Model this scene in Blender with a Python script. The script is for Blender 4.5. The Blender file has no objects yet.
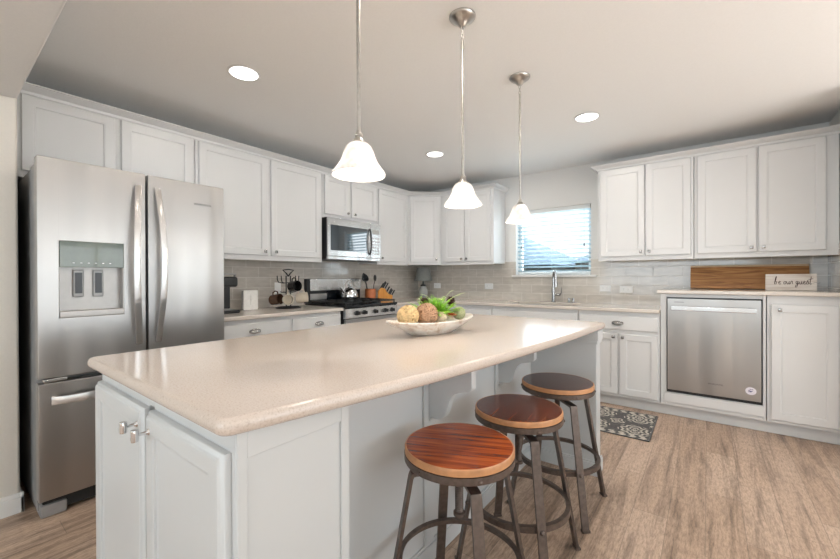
import bpy, bmesh, math, random
from mathutils import Vector, Matrix
random.seed(7)
SC = bpy.context.scene
COL = SC.collection
PI = math.pi

# ------------------------------------------------------------------ camera, world, sun, large lights, exposure
cam_data = bpy.data.cameras.new('camera')
cam = bpy.data.objects.new('camera', cam_data)
COL.objects.link(cam)
cam_data.sensor_width = 36.0
cam_data.lens = 377.9856 / 840.0 * 36.0
cam_data.shift_y = -0.5225 / 840.0
cam_data.clip_start = 0.02
rt = Vector((7.95064725e-01, 6.06512464e-01, -3.83589080e-03))
up = Vector((8.36881199e-04, 5.22736549e-03, 9.99985987e-01))
fw = Vector((-6.06524017e-01, 7.95056794e-01, -3.64851503e-03))
m = Matrix((rt, up, -fw)).transposed().to_4x4()
m.translation = Vector((3.46243810, -4.48428663, 1.20139131))
cam.matrix_world = m
SC.camera = cam

world = bpy.data.worlds.new('world')
SC.world = world
world.use_nodes = True
bg = world.node_tree.nodes['Background']
bg.inputs[0].default_value = (0.80, 0.93, 1.0, 1)
bg.inputs[1].default_value = 1.25

SC.view_settings.view_transform = 'Standard'
SC.view_settings.look = 'None'
SC.view_settings.gamma = 1.0
SC.view_settings.use_curve_mapping = False
SC.view_settings.exposure = 0.50
SC.cycles.max_bounces = 8
SC.cycles.diffuse_bounces = 4
SC.cycles.glossy_bounces = 4
SC.cycles.transparent_max_bounces = 12
SC.cycles.sample_clamp_indirect = 8.0
SC.cycles.caustics_reflective = False
SC.cycles.caustics_refractive = False


def area(name, loc, target, sx, sy, power, color):
    d = bpy.data.lights.new(name, 'AREA')
    d.shape = 'RECTANGLE'
    d.size = sx
    d.size_y = sy
    d.energy = power
    d.color = color
    o = bpy.data.objects.new(name, d)
    COL.objects.link(o)
    o.location = loc
    o.rotation_euler = (Vector(target) - Vector(loc)).to_track_quat('-Z', 'Y').to_euler()
    return o


# daylight by the dining nook glass door to the right, plus added fill from behind
area('fill_living_room', (2.6, -8.92, 1.45), (2.6, -6.0, 5.2), 3.6, 1.9, 75, (0.86, 0.94, 1.0))  # added fill lamp behind the camera, tilted up to brighten the ceiling
area('daylight_dining_nook', (6.92, -2.6, 1.3), (5.0, -2.6, 4.6), 2.6, 2.1, 50, (0.90, 0.95, 1.0))  # tilted steeply up so the ceiling gets most of it
area('daylight_kitchen_window', (1.99, 0.19, 1.63), (1.99, -3, 1.2), 0.8, 0.74, 9, (0.85, 0.94, 1.0))


sun_d = bpy.data.lights.new('sun', 'SUN')  # added so its patches on the unseen floor bounce light to the ceiling
sun_d.energy = 30.0
sun_d.angle = 0.01
sun_d.color = (0.75, 0.89, 1.0)
sun = bpy.data.objects.new('sun', sun_d)
COL.objects.link(sun)
sun.rotation_euler = Vector((-0.80, 0.22, -0.95)).to_track_quat('-Z', 'Y').to_euler()


# ------------------------------------------------------------------ materials
def new_mat(name):
    mt = bpy.data.materials.new(name)
    mt.use_nodes = True
    nt = mt.node_tree
    return mt, nt, nt.nodes['Principled BSDF']


def N(nt, kind, **kw):
    n = nt.nodes.new(kind)
    for k, v in kw.items():
        setattr(n, k, v)
    return n


def noise_node(nt, scale, detail=3, vec=None, stretch=None, rough=0.5):
    n = N(nt, 'ShaderNodeTexNoise')
    n.inputs['Scale'].default_value = scale
    n.inputs['Detail'].default_value = detail
    n.inputs['Roughness'].default_value = rough
    if vec is None:
        tc = N(nt, 'ShaderNodeTexCoord')
        vec = tc.outputs['Object']
    if stretch:
        mp = N(nt, 'ShaderNodeMapping')
        mp.inputs['Scale'].default_value = stretch
        nt.links.new(vec, mp.inputs['Vector'])
        vec = mp.outputs['Vector']
    nt.links.new(vec, n.inputs['Vector'])
    return n


def ramp(nt, fac, stops):
    r = N(nt, 'ShaderNodeValToRGB')
    els = r.color_ramp.elements
    while len(els) < len(stops):
        els.new(0.5)
    for e, (p, c) in zip(els, stops):
        e.position = p
        e.color = (*c, 1)
    nt.links.new(fac, r.inputs['Fac'])
    return r


def bump(nt, bsdf, height, strength, dist=0.002):
    b = N(nt, 'ShaderNodeBump')
    b.inputs['Strength'].default_value = strength
    b.inputs['Distance'].default_value = dist
    nt.links.new(height, b.inputs['Height'])
    nt.links.new(b.outputs['Normal'], bsdf.inputs['Normal'])
    return b


def simple(name, color, rough=0.5, metal=0.0, var=0.0, scale=20, stretch=None, bumps=0.0, spec=0.5, coat=0.0):
    mt, nt, b = new_mat(name)
    b.inputs['Base Color'].default_value = (*color, 1)
    b.inputs['Roughness'].default_value = rough
    b.inputs['Metallic'].default_value = metal
    b.inputs['Specular IOR Level'].default_value = spec
    b.inputs['Coat Weight'].default_value = coat
    n = noise_node(nt, scale, 3, None, stretch)
    if var > 0:
        lo = tuple(max(0, c * (1 - var)) for c in color)
        hi = tuple(min(1, c * (1 + var)) for c in color)
        r = ramp(nt, n.outputs['Fac'], [(0.3, lo), (0.7, hi)])
        nt.links.new(r.outputs['Color'], b.inputs['Base Color'])
    if bumps > 0:
        bump(nt, b, n.outputs['Fac'], bumps)
    return mt


M = {}
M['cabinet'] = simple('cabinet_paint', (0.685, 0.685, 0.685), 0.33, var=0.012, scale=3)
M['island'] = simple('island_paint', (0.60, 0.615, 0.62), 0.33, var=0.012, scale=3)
M['wall'] = simple('wall_paint', (0.75, 0.745, 0.73), 0.85, var=0.015, scale=90, bumps=0.25)
M['jamb'] = simple('jamb_paint', (0.70, 0.66, 0.60), 0.85, var=0.015, scale=90, bumps=0.3)
M['ceiling'] = simple('ceiling_paint', (0.90, 0.89, 0.875), 0.9, var=0.012, scale=110, bumps=0.25)
M['trim'] = simple('trim_paint', (0.80, 0.79, 0.77), 0.35, var=0.01, scale=5)
M['black_metal'] = simple('black_metal', (0.012, 0.012, 0.013), 0.35, var=0.1, scale=30)
M['black_plastic'] = simple('black_plastic', (0.015, 0.016, 0.018), 0.3, var=0.1, scale=30)
M['black_glass'] = simple('black_glass', (0.01, 0.012, 0.016), 0.06, var=0.1, scale=10)
M['mw_glass'] = simple('microwave_mirror_glass', (0.03, 0.04, 0.05), 0.05, var=0.1, scale=10, spec=1.0, coat=1.0)
M['dark_gap'] = simple('dark_gap', (0.02, 0.02, 0.02), 0.8, var=0.1)
M['nickel'] = simple('brushed_nickel', (0.52, 0.50, 0.475), 0.28, metal=1.0, var=0.08, scale=60)
M['hardware'] = simple('cabinet_hardware', (0.38, 0.37, 0.36), 0.25, metal=1.0, var=0.08, scale=60)
M['chrome'] = simple('polished_chrome', (0.75, 0.75, 0.76), 0.08, metal=1.0, var=0.02)
M['faucet'] = simple('faucet_steel', (0.42, 0.42, 0.42), 0.22, metal=1.0, var=0.05)
M['iron'] = simple('bronze_iron', (0.13, 0.10, 0.085), 0.42, metal=0.6, var=0.18, scale=60)
M['outlet'] = simple('outlet_plastic', (0.88, 0.88, 0.87), 0.35, var=0.01)
M['slat'] = simple('shaded_blind_vinyl', (0.42, 0.55, 0.62), 0.4, var=0.01)  # bluish backlit shade put into the colour of the white slats
M['vinyl'] = simple('window_vinyl', (0.75, 0.78, 0.78), 0.35, var=0.01)
M['mug_cream'] = simple('mug_cream', (0.72, 0.64, 0.52), 0.25, var=0.03)
M['mug_dark'] = simple('mug_dark', (0.10, 0.05, 0.03), 0.25, var=0.1)
M['mug_black'] = simple('mug_black', (0.02, 0.018, 0.018), 0.2, var=0.1)
M['plaque'] = simple('plaque_white', (0.80, 0.79, 0.76), 0.6, var=0.04, scale=40, bumps=0.2)
M['ink'] = simple('brown_ink', (0.06, 0.025, 0.022), 0.7, var=0.1)
M['grey_ink'] = simple('grey_ink', (0.10, 0.10, 0.10), 0.5, var=0.05)
M['blue_ink'] = simple('blue_ink', (0.03, 0.03, 0.16), 0.5, var=0.05)
M['sticker'] = simple('sticker_white', (0.75, 0.72, 0.78), 0.4, var=0.03)
M['copper'] = simple('terracotta_crock', (0.50, 0.15, 0.05), 0.4, var=0.12, scale=18)
M['leaf'] = simple('fern_leaf', (0.36, 0.68, 0.05), 0.5, var=0.35, scale=35)
M['leaf_pale'] = simple('pale_sprig', (0.55, 0.66, 0.30), 0.5, var=0.2, scale=35)
M['straw'] = simple('straw', (0.66, 0.47, 0.24), 0.8, var=0.25, scale=50, bumps=0.5)
M['vine'] = simple('brown_vine', (0.42, 0.25, 0.15), 0.8, var=0.3, scale=50, bumps=0.5)
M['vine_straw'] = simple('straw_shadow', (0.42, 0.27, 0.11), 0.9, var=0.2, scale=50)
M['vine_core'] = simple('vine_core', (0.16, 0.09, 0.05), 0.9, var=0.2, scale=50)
M['cream_ball'] = simple('cream_fibre', (0.78, 0.66, 0.48), 0.85, var=0.12, scale=60, bumps=0.6)
M['green_ball'] = simple('pale_green_fibre', (0.55, 0.56, 0.33), 0.85, var=0.2, scale=60, bumps=0.6)
M['orange_flower'] = simple('dried_orange_flower', (0.52, 0.17, 0.05), 0.8, var=0.3, scale=60)
M['cone'] = simple('dark_cone', (0.09, 0.045, 0.035), 0.8, var=0.3, scale=60)
M['moss'] = simple('moss', (0.33, 0.42, 0.06), 0.9, var=0.3, scale=90, bumps=0.8)
M['lamp_shade'] = simple('grey_lamp_shade', (0.22, 0.23, 0.22), 0.8, var=0.08, scale=80)
M['lamp_glass'] = simple('grey_lamp_base', (0.33, 0.34, 0.34), 0.15, var=0.05)
M['roof'] = simple('roof_shingle', (0.035, 0.05, 0.065), 0.9, var=0.15, scale=8)
M['brick_far'] = simple('far_house_brick', (0.10, 0.10, 0.10), 0.9, var=0.1, scale=6)
M['grass'] = simple('lawn', (0.04, 0.055, 0.03), 0.95, var=0.3, scale=4)
M['fence'] = simple('cedar_fence', (0.025, 0.022, 0.02), 0.9, var=0.2, scale=6)
M['sofa'] = simple('sofa_fabric', (0.25, 0.20, 0.16), 0.9, var=0.1, scale=60)


def quartz(name, base, speck):
    mt, nt, b = new_mat(name)
    n1 = noise_node(nt, 220, 2)
    n2 = noise_node(nt, 6, 3)
    r1 = ramp(nt, n1.outputs['Fac'], [(0.30, speck), (0.47, base), (0.62, base), (0.75, tuple(min(1, c * 1.15) for c in base))])
    mx = N(nt, 'ShaderNodeMix', data_type='RGBA', blend_type='MULTIPLY')
    mx.inputs[0].default_value = 0.25
    nt.links.new(r1.outputs['Color'], mx.inputs[6])
    r2 = ramp(nt, n2.outputs['Fac'], [(0.3, (0.9, 0.9, 0.88)), (0.7, (1, 1, 1))])
    nt.links.new(r2.outputs['Color'], mx.inputs[7])
    nt.links.new(mx.outputs[2], b.inputs['Base Color'])
    b.inputs['Roughness'].default_value = 0.13
    b.inputs['Specular IOR Level'].default_value = 0.55
    return mt


M['quartz'] = quartz('beige_quartz', (0.62, 0.535, 0.475), (0.52, 0.43, 0.36))
M['counter'] = quartz('wall_counter_quartz', (0.66, 0.60, 0.545), (0.56, 0.49, 0.43))


def steel(name, color, rough=0.24, fine=0.5):
    mt, nt, b = new_mat(name)
    b.inputs['Metallic'].default_value = 1.0
    b.inputs['Base Color'].default_value = (*color, 1)
    b.inputs['Roughness'].default_value = rough
    b.inputs['Anisotropic'].default_value = 0.75
    tg = N(nt, 'ShaderNodeTangent')
    tg.direction_type = 'RADIAL'
    tg.axis = 'Z'
    nt.links.new(tg.outputs[0], b.inputs['Tangent'])
    n = noise_node(nt, 1.0, 2, None, (2, 2, 2600))       # horizontal brushing
    n2 = noise_node(nt, 1.0, 1, None, (5.5, 5.5, 0.25))    # slight waviness of the sheet
    b1 = bump(nt, b, n2.outputs['Fac'], 1.0, 0.03)
    b2 = N(nt, 'ShaderNodeBump')
    b2.inputs['Strength'].default_value = fine
    b2.inputs['Distance'].default_value = 0.00025
    nt.links.new(n.outputs['Fac'], b2.inputs['Height'])
    nt.links.new(b1.outputs['Normal'], b2.inputs['Normal'])
    nt.links.new(b2.outputs['Normal'], b.inputs['Normal'])
    return mt


M['steel'] = steel('brushed_steel', (0.43, 0.415, 0.40), 0.36)
M['steel_h'] = steel('brushed_steel_bright', (0.64, 0.635, 0.63), 0.27, 0.0)
M['recess'] = simple('dispenser_recess_grey', (0.42, 0.40, 0.38), 0.35, metal=0.4, var=0.05)
M['steel_side'] = simple('fridge_side_grey', (0.34, 0.34, 0.34), 0.4, metal=0.3, var=0.05)


def uv_world(nt, axes, shift=(0, 0)):
    g = N(nt, 'ShaderNodeNewGeometry')
    s = N(nt, 'ShaderNodeSeparateXYZ')
    nt.links.new(g.outputs['Position'], s.inputs[0])
    c = N(nt, 'ShaderNodeCombineXYZ')
    for i, a in enumerate(axes):
        ad = N(nt, 'ShaderNodeMath', operation='ADD')
        ad.inputs[1].default_value = shift[i]
        nt.links.new(s.outputs[a], ad.inputs[0])
        nt.links.new(ad.outputs[0], c.inputs[i])
    return c.outputs[0], s


def tile_mat(name, axes, shift):
    mt, nt, b = new_mat(name)
    v, _ = uv_world(nt, axes, shift)
    br = N(nt, 'ShaderNodeTexBrick')
    br.offset = 0.5
    br.inputs['Scale'].default_value = 1.0
    br.inputs['Brick Width'].default_value = 0.2525
    br.inputs['Row Height'].default_value = 0.0995
    br.inputs['Mortar Size'].default_value = 0.0022
    br.inputs['Mortar Smooth'].default_value = 0.1
    br.inputs['Color1'].default_value = (0.54, 0.50, 0.45, 1)
    br.inputs['Color2'].default_value = (0.60, 0.56, 0.51, 1)
    br.inputs['Mortar'].default_value = (0.70, 0.67, 0.63, 1)
    nt.links.new(v, br.inputs['Vector'])
    n = noise_node(nt, 9, 4, v, (1, 3, 1))
    r = ramp(nt, n.outputs['Fac'], [(0.3, (0.88, 0.88, 0.87)), (0.7, (1.06, 1.06, 1.06))])
    mx = N(nt, 'ShaderNodeMix', data_type='RGBA', blend_type='MULTIPLY')
    mx.inputs[0].default_value = 1.0
    nt.links.new(br.outputs['Color'], mx.inputs[6])
    nt.links.new(r.outputs['Color'], mx.inputs[7])
    nt.links.new(mx.outputs[2], b.inputs['Base Color'])
    rr = ramp(nt, br.outputs['Fac'], [(0.0, (0.10,) * 3), (1.0, (0.7,) * 3)])
    nt.links.new(rr.outputs['Color'], b.inputs['Roughness'])
    b.inputs['Specular IOR Level'].default_value = 0.6
    n2 = noise_node(nt, 7, 2, v)
    mth = N(nt, 'ShaderNodeMath', operation='MULTIPLY_ADD')
    mth.inputs[1].default_value = -1.0
    nt.links.new(br.outputs['Fac'], mth.inputs[0])
    nt.links.new(n2.outputs['Fac'], mth.inputs[2])
    bump(nt, b, mth.outputs[0], 0.35, 0.003)
    return mt


M['tile_back'] = tile_mat('glazed_tile_back', (0, 2), (-2.765 + 0.2525 * 20, -0.9095 + 0.0995 * 10))
M['tile_side'] = tile_mat('glazed_tile_side', (1, 2), (5.05, -0.9095 + 0.0995 * 10))


def floor_mat():
    mt, nt, b = new_mat('wood_look_floor')
    g = N(nt, 'ShaderNodeNewGeometry')
    s = N(nt, 'ShaderNodeSeparateXYZ')
    nt.links.new(g.outputs['Position'], s.inputs[0])

    def mth(op, a, bb):
        q = N(nt, 'ShaderNodeMath', operation=op)
        for i, k in enumerate((a, bb)):
            if isinstance(k, (int, float)):
                q.inputs[i].default_value = k
            elif k is not None:
                nt.links.new(k, q.inputs[i])
        return q.outputs[0]
    vx = mth('ADD', s.outputs[0], 0.0)          # seams at multiples of 0.15 along x
    row = mth('FLOOR', mth('DIVIDE', vx, 0.15), None)
    u = mth('SUBTRACT', s.outputs[1], mth('MULTIPLY', row, 0.2033))
    u = mth('ADD', u, 40.0 + 2.31 + 22 * 0.2033)
    c = N(nt, 'ShaderNodeCombineXYZ')
    nt.links.new(u, c.inputs[0])
    nt.links.new(mth('ADD', vx, 15.0), c.inputs[1])
    br = N(nt, 'ShaderNodeTexBrick')
    br.offset = 0.0
    br.inputs['Scale'].default_value = 1.0
    br.inputs['Brick Width'].default_value = 0.61
    br.inputs['Row Height'].default_value = 0.15
    br.inputs['Mortar Size'].default_value = 0.0016
    br.inputs['Mortar Smooth'].default_value = 0.2
    br.inputs['Color1'].default_value = (0.45, 0.315, 0.225, 1)
    br.inputs['Color2'].default_value = (0.54, 0.395, 0.295, 1)
    br.inputs['Mortar'].default_value = (0.30, 0.22, 0.165, 1)
    nt.links.new(c.outputs[0], br.inputs['Vector'])
    # grain runs with the boards (along y)
    n1 = noise_node(nt, 1.0, 6, g.outputs['Position'], (17, 1.2, 1), 0.72)
    n1.inputs['Distortion'].default_value = 0.7
    n2 = noise_node(nt, 1.0, 4, g.outputs['Position'], (110, 22, 1), 0.8)
    r1 = ramp(nt, n1.outputs['Fac'], [(0.35, (0.50, 0.48, 0.47)), (0.52, (1, 1, 1)), (0.72, (1.12, 1.13, 1.15))])
    r2 = ramp(nt, n2.outputs['Fac'], [(0.32, (0.58, 0.56, 0.56)), (0.52, (1, 1, 1)), (0.68, (1.2, 1.22, 1.25))])
    m1 = N(nt, 'ShaderNodeMix', data_type='RGBA', blend_type='MULTIPLY')
    m1.inputs[0].default_value = 1
    m2 = N(nt, 'ShaderNodeMix', data_type='RGBA', blend_type='MULTIPLY')
    m2.inputs[0].default_value = 1
    nt.links.new(br.outputs['Color'], m1.inputs[6])
    nt.links.new(r1.outputs['Color'], m1.inputs[7])
    nt.links.new(m1.outputs[2], m2.inputs[6])
    nt.links.new(r2.outputs['Color'], m2.inputs[7])
    nt.links.new(m2.outputs[2], b.inputs['Base Color'])
    b.inputs['Roughness'].default_value = 0.38
    hh = mth('SUBTRACT', mth('MULTIPLY', n2.outputs['Fac'], 0.25), br.outputs['Fac'])
    bump(nt, b, hh, 0.3, 0.002)
    return mt


M['floor'] = floor_mat()


def wood_mat(name, stops, scale, stretch, rough=0.3, dist=0.6, coat=0.0, rot=0.0):
    mt, nt, b = new_mat(name)
    tc = N(nt, 'ShaderNodeTexCoord')
    mp0 = N(nt, 'ShaderNodeMapping')
    mp0.inputs['Rotation'].default_value = (0, 0, rot)
    nt.links.new(tc.outputs['Object'], mp0.inputs['Vector'])
    n = noise_node(nt, scale, 6, mp0.outputs['Vector'], stretch, 0.62)
    n.inputs['Distortion'].default_value = dist
    r = ramp(nt, n.outputs['Fac'], stops)
    nt.links.new(r.outputs['Color'], b.inputs['Base Color'])
    b.inputs['Roughness'].default_value = rough
    b.inputs['Coat Weight'].default_value = coat
    b.inputs['Coat Roughness'].default_value = 0.12
    bump(nt, b, n.outputs['Fac'], 0.1, 0.001)
    return mt


M['seat_orange'] = wood_mat('seat_wood_orange', [(0.36, (0.11, 0.016, 0.003)), (0.48, (0.31, 0.050, 0.006)), (0.64, (0.47, 0.10, 0.013))], 1.0, (4, 75, 30), 0.26, 0.4, 0.2, rot=-0.35)
M['seat_red'] = wood_mat('seat_wood_red', [(0.36, (0.045, 0.009, 0.004)), (0.48, (0.13, 0.022, 0.008)), (0.66, (0.22, 0.048, 0.014))], 1.0, (3, 100, 30), 0.25, 0.2, 0.3, rot=-1.69)
M['seat_dark'] = wood_mat('seat_wood_dark', [(0.34, (0.02, 0.010, 0.010)), (0.50, (0.075, 0.024, 0.020)), (0.7, (0.14, 0.055, 0.045))], 1.0, (8, 40, 30), 0.25, 1.5, 0.4, rot=0.3)
M['seat_edge'] = simple('seat_edge_wood', (0.52, 0.25, 0.11), 0.4, var=0.2, scale=25)
M['board'] = wood_mat('board_wood', [(0.30, (0.17, 0.065, 0.02)), (0.5, (0.40, 0.185, 0.06)), (0.7, (0.56, 0.31, 0.12))], 1.0, (2.2, 20, 26), 0.45, 1.2)
M['board_edge'] = simple('board_edge_wood', (0.66, 0.50, 0.33), 0.5, var=0.1)
M['block'] = wood_mat('knife_block_wood', [(0.3, (0.55, 0.22, 0.03)), (0.7, (0.72, 0.34, 0.06))], 1.0, (30, 30, 5), 0.4)
M['sign'] = wood_mat('sign_whitewash', [(0.35, (0.60, 0.52, 0.46)), (0.55, (0.76, 0.71, 0.66)), (0.7, (0.82, 0.78, 0.74))], 1.0, (4, 20, 60), 0.6)
M['whitewash'] = wood_mat('whitewashed_bowl', [(0.28, (0.42, 0.28, 0.17)), (0.40, (0.68, 0.58, 0.49)), (0.55, (0.80, 0.76, 0.70))], 14, (1, 2, 1), 0.6, 1.0)


def glass_mat():
    mt, nt, b = new_mat('window_glass')
    nt.nodes.remove(b)
    out = nt.nodes['Material Output']
    t = N(nt, 'ShaderNodeBsdfTransparent')
    g = N(nt, 'ShaderNodeBsdfGlossy')
    g.inputs['Roughness'].default_value = 0.02
    f = N(nt, 'ShaderNodeLayerWeight')
    pw = N(nt, 'ShaderNodeMath', operation='POWER')
    pw.inputs[1].default_value = 4.0
    ma = N(nt, 'ShaderNodeMath', operation='MULTIPLY_ADD')
    ma.inputs[1].default_value = 0.8
    ma.inputs[2].default_value = 0.04
    nt.links.new(f.outputs['Facing'], pw.inputs[0])
    nt.links.new(pw.outputs[0], ma.inputs[0])
    mx = N(nt, 'ShaderNodeMixShader')
    nt.links.new(ma.outputs[0], mx.inputs[0])
    nt.links.new(t.outputs[0], mx.inputs[1])
    nt.links.new(g.outputs[0], mx.inputs[2])
    nt.links.new(mx.outputs[0], out.inputs[0])
    return mt


M['glass'] = glass_mat()


def alabaster():
    mt, nt, b = new_mat('alabaster_glass')
    nt.nodes.remove(b)
    out = nt.nodes['Material Output']
    t = N(nt, 'ShaderNodeBsdfTranslucent')
    t.inputs[0].default_value = (0.95, 0.93, 0.90, 1)
    d = N(nt, 'ShaderNodeBsdfDiffuse')
    n = noise_node(nt, 16, 3)
    n.inputs['Distortion'].default_value = 1.5
    r = ramp(nt, n.outputs['Fac'], [(0.35, (0.75, 0.72, 0.70)), (0.6, (0.97, 0.96, 0.95))])
    nt.links.new(r.outputs['Color'], d.inputs[0])
    nt.links.new(r.outputs['Color'], t.inputs[0])
    mx = N(nt, 'ShaderNodeMixShader')
    mx.inputs[0].default_value = 0.5
    g = N(nt, 'ShaderNodeBsdfGlossy')
    g.inputs['Roughness'].default_value = 0.15
    m2 = N(nt, 'ShaderNodeMixShader')
    m2.inputs[0].default_value = 0.06
    nt.links.new(t.outputs[0], mx.inputs[1])
    nt.links.new(d.outputs[0], mx.inputs[2])
    nt.links.new(mx.outputs[0], m2.inputs[1])
    nt.links.new(g.outputs[0], m2.inputs[2])
    nt.links.new(m2.outputs[0], out.inputs[0])
    return mt


M['alabaster'] = alabaster()


def emit(name, color, strength):
    mt, nt, b = new_mat(name)
    b.inputs['Base Color'].default_value = (0.8, 0.8, 0.8, 1)
    b.inputs['Emission Color'].default_value = (*color, 1)
    b.inputs['Emission Strength'].default_value = strength
    return mt


M['bulb'] = emit('lit_bulb', (1.0, 0.93, 0.84), 4)
M['led'] = emit('lit_led_disc', (1.0, 0.97, 0.93), 3)


def rug_mat():
    mt, nt, b = new_mat('patterned_rug')
    tc = N(nt, 'ShaderNodeTexCoord')
    s = N(nt, 'ShaderNodeSeparateXYZ')
    nt.links.new(tc.outputs['Object'], s.inputs[0])

    def mth(op, a, bb=None, cc=None):
        q = N(nt, 'ShaderNodeMath', operation=op)
        for i, k in enumerate((a, bb, cc)):
            if isinstance(k, (int, float)):
                q.inputs[i].default_value = k
            elif k is not None:
                nt.links.new(k, q.inputs[i])
        return q.outputs[0]
    P = 0.29

    def cell(a, off):
        q = mth('ADD', mth('DIVIDE', a, P), off)
        return mth('MULTIPLY', mth('SUBTRACT', mth('FRACT', q), 0.5), 2.0)

    def medallion(off, k1, k2, petals, rmax):
        cx, cy = cell(s.outputs[0], off), cell(s.outputs[1], off)
        rr = mth('SQRT', mth('ADD', mth('MULTIPLY', cx, cx), mth('MULTIPLY', cy, cy)))
        th = mth('ARCTAN2', cy, cx)
        w = mth('SINE', mth('ADD', mth('MULTIPLY', rr, k1), mth('MULTIPLY', mth('SINE', mth('MULTIPLY', th, petals)), k2)))
        on = mth('GREATER_THAN', w, 0.1)
        ins = mth('LESS_THAN', rr, rmax)
        return on, ins
    a_on, a_in = medallion(0.0, 24.0, 1.5, 8.0, 0.80)
    b_on, b_in = medallion(0.5, 26.0, 2.2, 4.0, 0.42)
    aa = mth('MULTIPLY', a_on, a_in)
    bb = mth('MULTIPLY', b_on, b_in)
    tot = mth('MAXIMUM', aa, bb)
    # border: distance from the rug's long edges
    ay = mth('ABSOLUTE', s.outputs[1])
    brd = mth('GREATER_THAN', ay, 0.235)
    wv = mth('GREATER_THAN', mth('SINE', mth('MULTIPLY', mth('ADD', s.outputs[0], mth('MULTIPLY', mth('SINE', mth('MULTIPLY', s.outputs[1], 120.0)), 0.01)), 90.0)), -0.2)
    mixb = N(nt, 'ShaderNodeMix', data_type='FLOAT')
    nt.links.new(brd, mixb.inputs[0])
    nt.links.new(tot, mixb.inputs[2])
    nt.links.new(wv, mixb.inputs[3])
    n = noise_node(nt, 60, 3)
    r = ramp(nt, mixb.outputs[0], [(0.4, (0.105, 0.10, 0.10)), (0.6, (0.56, 0.52, 0.45))])
    r2 = ramp(nt, n.outputs['Fac'], [(0.35, (0.75, 0.75, 0.75)), (0.65, (1.1, 1.1, 1.1))])
    mx = N(nt, 'ShaderNodeMix', data_type='RGBA', blend_type='MULTIPLY')
    mx.inputs[0].default_value = 1
    nt.links.new(r.outputs['Color'], mx.inputs[6])
    nt.links.new(r2.outputs['Color'], mx.inputs[7])
    nt.links.new(mx.outputs[2], b.inputs['Base Color'])
    b.inputs['Roughness'].default_value = 0.95
    return mt


M['rug'] = rug_mat()


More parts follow.
